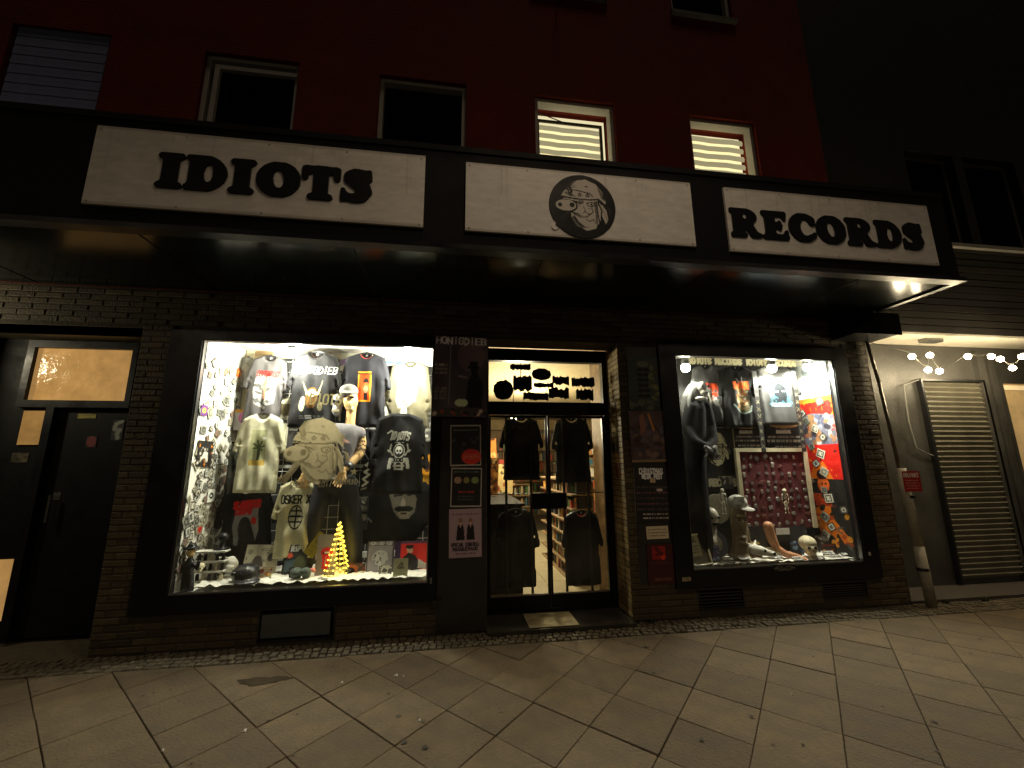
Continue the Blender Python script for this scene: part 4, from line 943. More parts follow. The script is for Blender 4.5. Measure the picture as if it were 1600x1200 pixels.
def op8(A):
    S = (.78,.77,.72)
    P0 = [(.34,.72),(.40,.77),(.38,.70),(.36,.66)]; A.t('IDIOTS', .34, .66, .66, .75, S, .010, .03, .008); A.l([(.31,.74),(.36,.77),(.42,.745)], .009, S); A.lines(.42,.61,.58,.64,1,S)
    A.e(.50,.52,.095,.09,S); A.e(.50,.52,.080,.076,BLK); A.e(.50,.53,.06,.05,S); A.e(.475,.52,.018,.016,BLK); A.e(.525,.52,.018,.016,BLK); A.e(.50,.49,.012,.012,BLK)
    for s in (-1, 1):
        A.l([(.5+s*.10,.47),(.5+s*.15,.53),(.5+s*.13,.60)], .009, S); A.p([(.5+s*.14,.53),(.5+s*.2,.54),(.5+s*.16,.50)], S); A.l([(.5+s*.13,.42),(.5+s*.15,.32)], .020, S); A.l([(.5+s*.05,.42),(.5+s*.06,.30)], .014, S)
    A.p([(.38,.44),(.62,.44),(.60,.38),(.40,.38)], S); A.t('XIXO', .42, .39, .58, .43, BLK, .008); A.l([(.42,.34),(.58,.34)], .010, S); A.l([(.46,.3),(.54,.3)], .010, S)
shirt('t_shirt', 'black long shirt with white IDIOTS lettering over a horned skull', (575, 645, 672, 772), .36, (.09,.09,.095), op8, seed=8, n=150, hanger=False, neck=None, sleeve=.5)
def op9(A):
    F_ = (.58,.55,.50); A.p([(.44,.98),(.55,.98),(.60,.88),(.74,.86),(.80,.70),(.78,.50),(.70,.38),(.58,.38),(.50,.50),(.46,.66),(.42,.82)], F_, .8)
    A.p([(.60,.95),(.72,.92),(.80,.80),(.66,.84)], (.10,.10,.10)); A.l([(.50,.76),(.60,.78)], .02, (.14,.13,.13)); A.l([(.68,.78),(.80,.80)], .025, (.12,.12,.12)); A.e(.62,.62,.03,.1,(.68,.64,.58)); A.e(.63,.545,.13,.05,(.10,.10,.10)); A.e(.63,.47,.075,.035,(.62,.58,.52)); A.l([(.60,.47),(.67,.47)], .01, (.2,.18,.17)); A.e(.64,.42,.06,.04,F_)
    A.e(.10,.62,.055,.09,(.75,.73,.68)); A.e(.11,.36,.05,.07,(.72,.70,.65)); A.l([(.16,.42),(.22,.34)], .008, (.5,.5,.47)); A.e(.10,.62,.02,.02,(.2,.2,.2))
shirt('t_shirt', 'black shirt showing a grey moustached face, lower right of window', (556, 752, 674, 848), .52, (.08,.08,.08), op9, seed=9, n=84, hanger=False, neck=None, outline=[(0,.0),(0,.9),(.08,1),(.92,1),(1,.85),(.98,.3),(.8,.0)], fold=.005, thick=.02)
shirt('t_shirt', 'small grey t-shirt hanging beside the timber post, top left', (372, 556, 398, 606), .72, (.50,.49,.46), lambda A: A.e(.5,.6,.2,.12,(.75,.73,.68)), seed=10, n=40, hanger=False)
shirt('t_shirt', 'white t-shirt half hidden between charcoal shirts on the grid', (424, 615, 456, 700), .70, (.84,.82,.72), lambda A: (A.t('NOFUN', .15,.6,.9,.78,(.4,.36,.25),.03), A.r(.2,.45,.85,.5,(.3,.3,.3))), seed=12, n=44, hanger=False)
shirt('t_shirt', 'dark shirt with pale text strip behind the mannequin shoulder', (556, 640, 596, 716), .72, (.12,.12,.13), lambda A: A.t('RAMPAGE', .05,.6,.95,.75,(.6,.6,.58),.02), seed=13, n=40, hanger=False)
# posters behind the hangers
def board(px, Y, ops, name, label, cat, base=(.8,.78,.7), n=60, material=None, tilt=0, lean=0, th=.004, turn=0):
    x, z0, W, H = span(*px, Y); A = Art(W, H, base, n); ops(A); A.n(.02, 8)
    return tag(panel(name, A, (x, Y, z0), material, th, rot=(lean, tilt, turn)), label, cat)
def bp1(A):
    A.p([(0,.2),(.35,.5),(.9,.2),(1,.4),(.5,.65),(0,.5)], (.45,.35,.5)); A.p([(.1,.55),(.5,.8),(.9,.6)], (.62,.25,.2)); g_(A, .05, .1, .95, .9, [(.7,.68,.6), (.5,.48,.55)], 14)
board((532, 546, 600, 580), .78, bp1, 'poster', 'poster with purple and red swirls behind the black orange shirt', 'poster')
def bp2(A): A.p([(0,.1),(.5,.9),(1,.7),(.6,.1)], (.25,.45,.65)); A.p([(.3,.2),(.7,.75),(.8,.4)], (.7,.75,.78))
board((585, 546, 678, 572), .79, bp2, 'poster', 'poster with blue wave behind the right spotlight', 'poster')
board((468, 545, 528, 572), .78, lambda A: (A.p([(0,.6),(.8,.8),(.9,.5),(.1,.35)], (.55,.35,.28)), A.lines(.1,.1,.9,.3,2,(.5,.45,.4))), 'poster', 'cream poster with brown stroke above the HONIGDIEB shirt', 'poster')
board((378, 545, 440, 560), .78, lambda A: A.e(.5,.5,.3,.3,(.55,.45,.3)), 'poster', 'tan poster strip above the charcoal shirt', 'poster', (.7,.62,.48))
board((383, 632, 398, 660), .66, lambda A: A.r(.1,.8,.9,.95,(.5,.2,.1)), 'sleeve', 'purple and white card left of the palm tree shirt', 'record sleeve', (.75,.66,.78), 30)
board((366, 640, 392, 672), .68, lambda A: (A.e(.6,.6,.35,.3,(.85,.45,.68)), A.r(0,.85,1,1,(.8,.55,.12))), 'sleeve', 'pink and white sleeve on the grid above palm shirt', 'record sleeve', (.82,.80,.80), 30)
board((395, 628, 412, 655), .64, lambda A: A.r(.1,.1,.9,.4,(.05,.3,.25)), 'sleeve', 'teal green card under the charcoal shirt print', 'record sleeve', (.05,.42,.34), 24)
board((601, 636, 642, 652), .60, lambda A: A.lines(.08,.15,.92,.85,2,(.5,.48,.42)), 'label_card', 'white text card under the olive grey shirt', 'card', (.90,.89,.84), 40)
board((660, 710, 674, 741), .55, lambda A: (A.e(.55,.4,.3,.3,(.35,.18,.08)), A.e(.55,.45,.14,.14,(.75,.5,.25))), 'poster', 'yellow orange poster with dark head at right edge', 'poster', (.90,.60,.06), 40)
board((661, 741, 673, 757), .56, lambda A: A.r(.2,.2,.8,.8,(.7,.5,.1)), 'poster', 'small yellow card below the yellow orange poster', 'card', (.88,.62,.08), 20)
# tote bag with white script and strap
t = shirt('tote_bag', 'black tote bag with white vertical script right of the mannequin', (561, 716, 586, 770), .40, (.08,.08,.08), lambda A: (A.l([(.75,.92),(.40,.80),(.72,.72),(.35,.60),(.65,.52),(.30,.40),(.55,.30),(.28,.2)], .030, (.88,.87,.82)), A.l([(.2,.1),(.5,.14)], .02, (.6,.6,.55))), n=44, hanger=False, neck=None, outline=[(.25,1),(1,.94),(.8,.0),(.0,.05)], cat='tote bag', fold=.004, thick=.015)
a_, b_ = at(562, 695, .40), at(586, 735, .40)
tag(recenter(MB().tube([tuple(a_), tuple(b_)], .006).ball(b_, .014, 8).build('grey_stick', METAL)), 'thin grey rod with round tip slanting behind mannequin arm', 'rod')

# mannequin -----------------------------------------------------------------
YM = .46
def pm_(u, v, dy=0.0): return tuple(at(u, v, YM)+np.array([0, dy, 0]))
MQ = thing('mannequin', 'shop mannequin in grey sleeveless shirt, cap and dark jeans', 'mannequin', tuple(at(525, 893, YM)))
k_ = np.linalg.norm(at(530, 700, YM)-at(531, 700, YM))
# body: neck, torso core, arms; one skin
fused('body', [('c', [(pm_(547, 668), .058), (pm_(548, 652, .0), .050), (pm_(549, 636, .01), .052)]), ('e', pm_(549, 627, -.02), (.074, .090, .115)), ('e', pm_(551, 641, -.075), (.036, .034, .030)), ('e', pm_(551, 633, -.112), (.014, .016, .022)),
               ('c', [(pm_(540, 678), .085), (pm_(530, 700), .125), (pm_(525, 728), .115), (pm_(521, 748), .130)]), ('c', [(pm_(512, 676), .06), (pm_(562, 676), .062)]),
               ('c', [(pm_(561, 676), .062), (pm_(564, 692, .02), .054), (pm_(563, 708, .0), .046), (pm_(553, 722, -.06), .044), (pm_(544, 733, -.12), .030)]),
               ('c', [(pm_(508, 678), .058), (pm_(492, 698, .05), .048), (pm_(484, 715, .02), .044), (pm_(481, 735, -.05), .030)])], .011, SKIN, MQ, 6)
def hand(root, w, d, side, nm='hand', curl=.25):
    """five separate fingers from a palm; w wrist point, d pointing direction"""
    w = Vector(w); d = Vector(d).normalized(); s = Vector((1, 0, 0)); s = (s-d*s.dot(d)).normalized()*side; n_ = d.cross(s)
    pr = [('c', [(tuple(w-d*.03), .024), (tuple(w), .026)]), ('c', [(tuple(w+s*.018), .020), (tuple(w+d*.085+s*.03), .014)]), ('c', [(tuple(w-s*.018), .020), (tuple(w+d*.082-s*.028), .013)]), ('c', [(tuple(w), .022), (tuple(w+d*.085), .015)])]
    for q, L in ((.030, .072), (.011, .080), (-.010, .076), (-.029, .060)):
        b0 = w+d*.083+s*q; sp_ = s*q*.4; b1 = b0+d*L*.5+sp_*.5; b2 = b1+d*L*.5*(1-curl)+sp_*.4+n_*L*curl*.5
        pr.append(('c', [(tuple(b0), .0105), (tuple(b1), .0095), (tuple(b2), .0078)]))
    t0 = w+s*.022+d*.015; pr.append(('c', [(tuple(t0), .014), (tuple(t0+s*.026+d*.035), .012), (tuple(t0+s*.034+d*.070), .0095)]))
    return fused(nm, pr, .0045, SKIN, root, 2)
hand(MQ, pm_(541, 737, -.13), (-.35, -.15, -1), 1); hand(MQ, pm_(480, 741, -.06), (.0, -.1, -1), -1)
SHG = mat('mannequin_shirt', (.13,.12,.125), rough=.9, var=.25, scale=7, bump=.5, bscale=120)
sh = fused('sleeveless_shirt', [('c', [(pm_(526, 679), .125), (pm_(546, 680, -.01), .125), (pm_(532, 704, -.01), .150), (pm_(526, 730, -.01), .140), (pm_(522, 742), .148)]), ('c', [(pm_(512, 680), .078), (pm_(560, 678), .080)])], .014, SHG, MQ, 5)
A = Art(.30, .30, (.22,.21,.22), 54); g_(A, .1, .15, .9, .85, [(.55,.52,.5), (.68,.66,.62), (.45,.43,.40), (.30,.29,.28)], 40); A.t('THE GARDEN', .1, .80, .9, .92, (.72,.55,.48), .016)
xs_, zs_ = at(538, 705, YM)[0], at(538, 712, YM)[2]
pc_ = Vector(pm_(530, 704)); 
mk = ((A.X-.5)**2+(A.Y-.5)**2) < .24
def wrapf(off): return lambda XY, u: np.stack([(XY[:, 0]-.5)*.26, -np.sqrt(np.maximum(.158**2-((XY[:, 0]-.5)*.26)**2, 0))-.012-off, (XY[:, 1]-.5)*.26], 1)
o = sheet('chest_print', A, cellmask(A, mk), wrapf(.002), wrapf(0), M_FAB, MQ); o.location = pc_-origin(MQ)+Vector((.03, 0, 0))
JN = mat('black_jeans', (.009,.009,.011), rough=.75, var=.4, scale=8, bump=.4, bscale=80)
fused('jeans', [('c', [(pm_(514, 750), .145), (pm_(534, 752), .140)]), ('c', [(pm_(508, 756), .115), (pm_(497, 800, -.04), .085), (pm_(486, 850, .0), .062), (pm_(480, 880, .02), .060)]), ('c', [(pm_(540, 756), .115), (pm_(552, 800, -.02), .088), (pm_(556, 850), .068), (pm_(556, 884), .062)])], .013, JN, MQ, 5)
for u in (479, 556): fused('boot', [('c', [(pm_(u, 884), .058), (pm_(u, 889, -.02), .055), (pm_(u-6, 890, -.14), .045)])], .012, BLACK, MQ, 3)
bl = MB(); ctr = Vector(pm_(521, 741)); nn = 28
for k in range(nn):
    a0, a1 = 2*math.pi*k/nn, 2*math.pi*(k+1)/nn
    p_ = [ctr+Vector((.172*math.cos(a), .158*math.sin(a), -.02-.02*math.cos(a))) for a in (a0, a1)]
    bl.add([p_[0]+Vector((0,0,-.02)), p_[1]+Vector((0,0,-.02)), p_[1]+Vector((0,0,.02)), p_[0]+Vector((0,0,.02))], [(0,1,2,3)])
bl.build('belt', mat('belt_pale', (.62,.58,.48), rough=.5, bump=.3), MQ)
cp_ = Vector(pm_(546, 612, -.02))
fused('cap', [('e', tuple(cp_), (.098, .115, .080)), ('e', tuple(cp_+Vector((.02, -.11, -.03))), (.07, .08, .012), (.3, 0, .2))], .009, mat('cap_grey', (.18,.175,.155), rough=.9, var=.2, bump=.5, bscale=90), MQ, 3)
fused('sunglasses', [('e', pm_(543, 622.5, -.112), (.026, .012, .014)), ('e', pm_(554, 623, -.110), (.026, .012, .014)), ('c', [(pm_(541, 621.5, -.11), .005), (pm_(556, 622, -.108), .005)])], .005, BLACK, MQ, 1)
for (p0, p1, r_, nm) in ((pm_(551, 725, -.075), pm_(546, 731, -.11), .042, 'wristband'), (pm_(481, 727, -.03), pm_(481, 735, -.05), .042, 'wristband')):
    q = MB().cyl(p0, p1, r_, r_*.9, 16); q.build('wristband', mat('studded_band', (.10,.10,.10), rough=.4, metal=.5, var=.5, scale=40), MQ, smooth=True)
for k, (u, v) in enumerate(((563, 684), (564, 690), (565, 696), (564, 702))):    # dark tattoo bands round the upper arm
    p = Vector(pm_(u, v, .01)); q = MB()
    for j in range(5):
        a = -2.4+j*.42; q.ball(p+Vector((.056*math.cos(a), .056*math.sin(a), .006*math.sin(j*2+k))), .010, 6, sy=.4)
    q.build('tattoo', mat('tattoo_ink', (.07,.05,.04), rough=.6), MQ)
# grey skull mask behind the cap
SKM = thing('skull_mask', 'grey skull mask hanging left of the mannequin head', 'mask', pm_(528, 630, .02))
c0 = Vector(pm_(527, 632, .03))
fused('mask_shell', [('e', tuple(c0+Vector((0, 0, .04))), (.08, .08, .085)), ('e', tuple(c0+Vector((0, -.02, -.06))), (.05, .06, .07))], .009, mat('skull_grey', (.38,.38,.38), rough=.6, var=.4, scale=20), SKM, 2)
for dx in (-.03, .03): fused('eye_socket', [('e', tuple(c0+Vector((dx, -.078, .03))), (.02, .012, .02))], .006, BLACK, SKM, 1)
MB().box(c0.x-.035, c0.x+.035, c0.y-.090, c0.y-.07, c0.z-.085, c0.z-.06).build('teeth', BONE, SKM)

# glowing wire tree ------------------------------------------------------------
p = at(525, 905, .30); TX, TY, TZ, TH, TR = p[0], .30, .445, .50, .115
LT = thing('light_cone_tree', 'glowing yellow cone tree of tiny lights on the window floor', 'light tree', (TX, TY, TZ))
q = MB(); hel = []
for k in range(241):
    t = k/240; a = t*2*math.pi*11; r = TR*(1-t)+.008; hel.append((TX+r*math.cos(a), TY+r*math.sin(a), TZ+.01+TH*t))
for a_, b_ in zip(hel[:-1], hel[1:]): q.cyl(a_, b_, .0028, n=4, caps=False)
for k in range(6): a = k*math.pi/3; q.cyl((TX+TR*math.cos(a), TY+TR*math.sin(a), TZ), (TX, TY, TZ+TH+.02), .003, n=4)
q.build('cone_frame', mat('gold_wire', (.6,.45,.12), rough=.3, metal=.6, emit=(1,.75,.12), estr=.25), LT)
me = MB().ball((0,0,0), .0085, 8); mm = bpy.data.meshes.new('bulb'); mm.from_pydata(me.v, [], me.f); mm.materials.append(mat('led_glow', (1,.9,.3), emit=(1,.70,.08), estr=3.2))
for k in range(0, 240, 2):
    o = link('bulb', mm, None, LT); o.location = Vector(hel[k])-Vector((TX, TY, TZ))
l = bpy.data.lights.new('tree_light', 'POINT'); l.energy = 2.6; l.color = (1, .68, .12); l.shadow_soft_size = .08
lo = bpy.data.objects.new('tree_light', l); COL.objects.link(lo); lo.location = (TX, TY-.02, TZ+.22)

# records and cards on the window floor
def rc1(A): g_(A, .05, .1, .95, .9, [(.45,.42,.35), (.3,.28,.25), (.6,.57,.48)], 10); A.e(.4,.4,.18,.3,(.3,.27,.25)); A.e(.78,.65,.1,.12,(.3,.28,.26)); A.e(.15,.8,.08,.08,(.5,.47,.4)); A.lines(.45,.82,.95,.92,2,(.4,.38,.33))
board((377, 852, 430, 908), .40, rc1, 'record_sleeve', 'beige LP sleeve with brown figures left of centre on floor', 'record sleeve', (.68,.65,.55), lean=R_(-12), tilt=R_(2))
def rc2(A): A.p([(.1,.55),(.5,.6),(.55,.3),(.1,.25)], (.25,.32,.35)); A.e(.25,.7,.14,.07,(.85,.35,.25)); A.e(.7,.4,.25,.3,(.3,.32,.2)); A.t('RIP', .3, .82, .7, .95, (.8,.8,.78), .02)
board((440, 852, 478, 908), .34, rc2, 'record_sleeve', 'dark LP sleeve with red and green figure below barred circle shirt', 'record sleeve', (.13,.14,.13), lean=R_(-10))
def rc3(A):
    A.e(.52,.62,.30,.10,RD); A.e(.52,.60,.20,.035,(.15,.02,.02)); A.p([(.30,.55),(.68,.60),(.66,.30),(.52,.20),(.34,.28)], RD); A.l([(.50,.52),(.46,.32)], .012, (.85,.6,.55)); A.r(.40,.60,.66,.63,(.9,.88,.82))
board((493, 836, 524, 908), .26, rc3, 'record_sleeve', 'grey record bag with red mouth emblem left of light tree', 'record sleeve', (.52,.48,.42), lean=R_(-5))
def rc4(A): A.r(.06,.02,.94,.86,(.55,.53,.55)); A.e(.5,.5,.3,.22,(.72,.71,.70)); g_(A, .2, .3, .8, .7, [(.3,.29,.3), (.8,.79,.78), (.5,.49,.5)], 18); A.t('HONIGDIEB', .08, .89, .92, .97, (.75,.74,.74), .012); A.r(.45,.15,.53,.4,(.8,.8,.78))
board((572, 846, 615, 898), .30, rc4, 'record_sleeve', 'grey LP sleeve with pale figure right of the light tree', 'record sleeve', (.28,.26,.28), lean=R_(-10))
def rc5(A):
    A.r(.0,.0,.16,1,(.2,.12,.28)); A.r(.16,.2,1,.93,(.82,.14,.10)); A.e(.45,.75,.09,.1,(.75,.62,.5)); A.e(.44,.84,.13,.06,(.07,.07,.07)); A.p([(.22,.2),(.25,.55),(.42,.68),(.62,.6),(.80,.32),(.75,.2)], (.09,.08,.09)); A.p([(.72,.5),(.98,.35),(.98,.22),(.7,.25)], (.75,.72,.68)); A.r(.16,.0,1,.18,(.78,.74,.70)); A.lines(.2,.03,.95,.15,2,(.4,.3,.28))
board((616, 846, 668, 902), .32, rc5, 'record_sleeve', 'red LP sleeve with black clad figure in right corner', 'record sleeve', (.35,.2,.3), lean=R_(-10))
def rc6(A): A.l([(.3,.60),(.55,.82),(.65,.72),(.4,.58),(.7,.6)], .025, (.12,.1,.06)); A.lines(.15,.1,.85,.4,3,(.3,.28,.2))
board((614, 873, 637, 910), .10, rc6, 'sign_card', 'small beige pickup card standing before the red LP', 'card', (.62,.60,.46), lean=R_(-8), n=50)
board((632, 893, 668, 908), .18, lambda A: A.lines(.1,.2,.9,.8,3,(.55,.45,.38)), 'leaflet', 'white leaflet lying under the red LP sleeve', 'leaflet', (.88,.86,.80), lean=R_(-50))
# crumpled cloth on the floor
def cloth(x0, x1, y0, y1, z, name, label, amp=.03, nx=90, ny=30, material=CLOTHW, cat='cloth'):
    r = np.random.default_rng(5); V = []; F = []
    ph = r.uniform(0, 6.28, 12); fx = r.uniform(8, 40, 12); fy = r.uniform(8, 40, 12)
    for j in range(ny+1):
        for i in range(nx+1):
            x = x0+(x1-x0)*i/nx; y = y0+(y1-y0)*j/ny; h = sum(abs(math.sin(x*fx[k]+y*fy[k]*(1 if k%2 else -1)+ph[k]))*(1/(1+k*.35)) for k in range(12))/4.0
            V.append((x, y, z+amp*h))
    for j in range(ny):
        for i in range(nx): F.append((j*(nx+1)+i, j*(nx+1)+i+1, (j+1)*(nx+1)+i+1, (j+1)*(nx+1)+i))
    m_ = MB(); m_.v = V; m_.f = F; return tag(m_.build(name, material, smooth=True), label, cat)
cloth(-2.2, -.22, .065, .74, .442, 'crumpled_cloth', 'crumpled white cloth covering the floor of left window', .05)
def rnd_blob(nm, label, cat, u, v, Y, sc_, material, n=7, vox=.009, squash=.6, parent=None):
    p = at(u, v, Y); t = thing(nm, label, cat, tuple(p)) if parent is None else parent
    pr = [('e', tuple(p+np.array([random.uniform(-1, 1)*sc_*.6, random.uniform(-1, 1)*sc_*.4, random.uniform(0, 1)*sc_*squash])), (sc_*random.uniform(.3, .6), sc_*random.uniform(.3, .5), sc_*random.uniform(.25, .5)), (random.random(), random.random(), random.random())) for _ in range(n)]
    fused(nm+'_body', pr, vox, material, t, 1); return t
# studded cap, pirate figure and small shelf in the left corner
SC_ = thing('studded_cap', 'black studded cap lying in front of the beige LP', 'cap', tuple(at(385, 912, .18)))
c = at(383, 905, .18); fused('cap_shell', [('e', tuple(c+np.array([0, 0, .05])), (.12, .11, .085)), ('e', tuple(c+np.array([.05, -.08, .0])), (.11, .07, .018), (.2, 0, .3))], .01, mat('black_leather', (.02,.02,.022), rough=.25, bump=.4), SC_, 2)
for k in range(12):
    a = k*math.pi/6; q = MB().cyl(c+np.array([.10*math.cos(a), .092*math.sin(a), .075]), c+np.array([.135*math.cos(a), .125*math.sin(a), .085]), .008, .001, 6).build('stud', METAL, SC_)
PF = thing('pirate_figure', 'small pirate figure in black in the bottom left corner', 'figurine', tuple(at(292, 922, .10)))
c = at(293, 905, .12); c = np.array([c[0], .12, .445])
fused('figure_body', [('c', [(tuple(c+[-.02, 0, .0]), .03), (tuple(c+[-.01, 0, .10]), .035), (tuple(c+[0, 0, .20]), .045), (tuple(c+[0, 0, .27]), .02)]), ('c', [(tuple(c+[.03, 0, .0]), .03), (tuple(c+[.01, 0, .12]), .035)]), ('c', [(tuple(c+[.03, -.01, .22]), .018), (tuple(c+[.09, -.04, .18]), .015), (tuple(c+[.10, -.05, .24]), .014)]), ('c', [(tuple(c+[-.03, 0, .22]), .018), (tuple(c+[-.07, -.02, .15]), .015)])], .007, DMETAL, PF, 2)
fused('figure_head', [('e', tuple(c+[0, -.005, .31]), (.034, .036, .04))], .006, SKIN, PF, 1); fused('figure_hat', [('e', tuple(c+[0, 0, .345]), (.07, .05, .015)), ('e', tuple(c+[0, 0, .36]), (.035, .035, .03))], .006, BLACK, PF, 1)
FS = thing('figurine_shelf', 'little black and white tiered shelf with tiny jars', 'rack', tuple(at(325, 905, .25)))
c = at(325, 908, .25); x_, z_ = c[0], .47
for k in range(4): MB().box(x_-.13, x_+.13, .22, .32, z_+k*.085, z_+k*.085+.014).build('tier', WHITEW, FS)
for k in range(3):
    for i in range(5): q = MB().cyl((x_-.10+i*.05, .26, z_+.015+k*.085), (x_-.10+i*.05, .26, z_+.07+k*.085), .016, .012, 8).build('jar', (BLACK, BONE, DMETAL)[(i+k)%3], FS)
q = MB().lathe((x_+.06, .30, z_+.26), [(.0,.0),(.06,.0),(.062,.02),(.03,.03),(.025,.08),(.045,.10),(.05,.13),(.02,.16),(.0,.16)], 16).build('black_goblet', BLACK, None, smooth=True); tag(recenter(q), 'black goblet standing on the tiered shelf', 'goblet')
def skull(root, c, s, material, ry=0.0, jaw=True):
    c = np.array(c); Mz = Euler((0, 0, ry)).to_matrix()
    def P(x, y, z): return tuple(c+np.array(Mz@Vector((x*s, y*s, z*s))))
    pr = [('e', P(0, .12, .62), (.42*s, .50*s, .40*s), (0, 0, ry)), ('e', P(0, -.18, .38), (.30*s, .25*s, .25*s), (0, 0, ry)), ('e', P(.24, -.12, .40), (.12*s, .16*s, .10*s)), ('e', P(-.24, -.12, .40), (.12*s, .16*s, .10*s)), ('e', P(0, -.30, .20), (.20*s, .14*s, .14*s))]
    if jaw: pr.append(('c', [(P(.22, -.02, .22), .07*s), (P(.14, -.30, .04), .07*s), (P(-.14, -.30, .04), .07*s), (P(-.22, -.02, .22), .07*s)]))
    fused('cranium', pr, s*.045, material, root, 2)
    for sx in (-.15, .15): fused('eye_socket', [('e', P(sx, -.385, .46), (.09*s, .06*s, .085*s), (0, 0, ry))], s*.03, BLACK, root, 1)
    fused('nose_hole', [('c', [(P(0, -.42, .30), .035*s), (P(0, -.40, .36), .02*s)])], s*.02, BLACK, root, 0)
    q = MB()
    for i in range(7):
        a = (i-3)*.22; pp = P(math.sin(a)*.2, -.16-math.cos(a)*.28, .12); q.ball(pp, .035*s, 6, sz=1.5)
    q.build('teeth', BONE, root)
t = thing('toy_skull', 'small yellowed toy skull beside the pirate figure', 'skull', tuple(at(313, 893, .2))); skull(t, at(313, 893, .2), .07, BONE)
t = rnd_blob('stone_lump', 'rough grey stone lump in bottom left corner of window', 'stone', 277, 905, .1, .09, mat('grey_stone', (.3,.29,.25), var=.5, bump=.6))
t = rnd_blob('shoe', 'dark sports shoe lying before the mannequin legs', 'shoe', 470, 900, .18, .09, mat('shoe_dark', (.06,.08,.06), var=.6, scale=20), squash=.5)
t = rnd_blob('crumpled_paper', 'crumpled white paper ball behind the tiered shelf', 'paper', 352, 888, .35, .11, CLOTHW, n=12)
t = rnd_blob('crumpled_paper', 'coral red crumpled paper beside the dark sleeve', 'paper', 489, 893, .22, .04, mat('coral', (.65,.2,.14)), n=5)
t = rnd_blob('stone_pile', 'small dark pebbles left of the light tree base', 'pebbles', 505, 908, .12, .05, mat('dark_pebble', (.12,.12,.09), rough=.3), n=9, vox=.007, squash=.2)
# yellow fabric scarf piece by the knee
board((474, 828, 492, 868), .30, lambda A: A.lines(.2,.1,.8,.9,4,(.5,.45,.15)), 'scarf', 'yellow fabric strip hanging by the mannequin knee', 'scarf', (.62,.56,.16), tilt=R_(35), n=30, material=M_FAB)
# decals on the glass of the left window
x, z0, W, H = span(437, 648, 550, 770, .012)
A = pig(Art(W, H, (.4,.37,.27), 150), (.72,.69,.60), (.86,.83,.74), (.79,.76,.67), ring=False)
base = np.abs(A.a-np.array([.4,.37,.27])).sum(2) > .02
o = sheet('pig_head_decal', A, cellmask(A, base), lambda XY, u: np.stack([(XY[:, 0]-.5)*W, np.full(len(XY), -.0015), XY[:, 1]*H], 1), lambda XY, u: np.stack([(XY[:, 0]-.5)*W, np.full(len(XY), 0.0), XY[:, 1]*H], 1), M_DECAL)
o.location = (x, .0165, z0); tag(o, 'beige helmeted pig head decal on the glass of left window', 'decal')
def letters_on_glass(text, px, name, label, col, w=.06, wob=0, dots=(), slant=.0):
    x, z0, W, H = span(*px, .012); A = Art(W, H, (0,0,0), 40 if H < W else 60)
    A.ny = int(44); A.nx = int(44*W/H); A.a = np.zeros((A.ny+1, A.nx+1, 3)); A.X, A.Y = np.meshgrid(np.linspace(0,1,A.nx+1), np.linspace(0,1,A.ny+1))
    A.t(text, .01, .12, .99, .88, (1,1,1), w, slant, wob); mk = A.a[..., 0] > .5; A.a[:] = col
    o = sheet(name, A, cellmask(A, mk), lambda XY, u: np.stack([(XY[:, 0]-.5)*W, np.full(len(XY), -.0015), XY[:, 1]*H], 1), lambda XY, u: np.stack([(XY[:, 0]-.5)*W, np.full(len(XY), 0.), XY[:, 1]*H], 1), M_DECAL, relax=1)
    o.location = (x, .0165, z0); return tag(o, label, 'decal')
GC = (.80,.77,.64)
letters_on_glass('IDIOTS', (474, 614, 535, 634), 'lettering_decal', 'beige Idiots lettering on glass above the pig decal', GC, .07, slant=.02)
letters_on_glass('1987', (452, 752, 476, 764), 'lettering_decal', 'grey 1987 numerals on glass below pig decal, left part', (.66,.64,.56), .07)
letters_on_glass('2017', (497, 748, 520, 762), 'lettering_decal', 'grey 2017 numerals on glass below pig decal, right part', (.66,.64,.56), .07)
letters_on_glass('DORTMUND', (524, 748, 560, 758), 'lettering_decal', 'small grey DORTMUND lettering on glass beside the numerals', (.70,.68,.60), .07)
def star(u, v, lb):
    p = at(u, v, .012); A = Art(.085, .085, GC, 24); P = [(.5+.5*(1 if k%2==0 else .42)*math.sin(k*math.pi/5), .5+.5*(1 if k%2==0 else .42)*math.cos(k*math.pi/5)) for k in range(10)]
    o = sheet('star_decal', A, cellmask(A, A.inpoly(P)), lambda XY, u_: np.stack([(XY[:, 0]-.5)*.085, np.full(len(XY), -.0015), (XY[:, 1]-.5)*.085], 1), lambda XY, u_: np.stack([(XY[:, 0]-.5)*.085, np.full(len(XY), 0.), (XY[:, 1]-.5)*.085], 1), M_DECAL, relax=0)
    o.location = (p[0], .0165, p[2]); tag(o, lb, 'decal')
star(438, 748, 'beige star decal at lower left of the pig decal'); star(553, 737, 'beige star decal by the mannequin elbow'); star(546, 636, 'beige star decal at the mannequin cap')

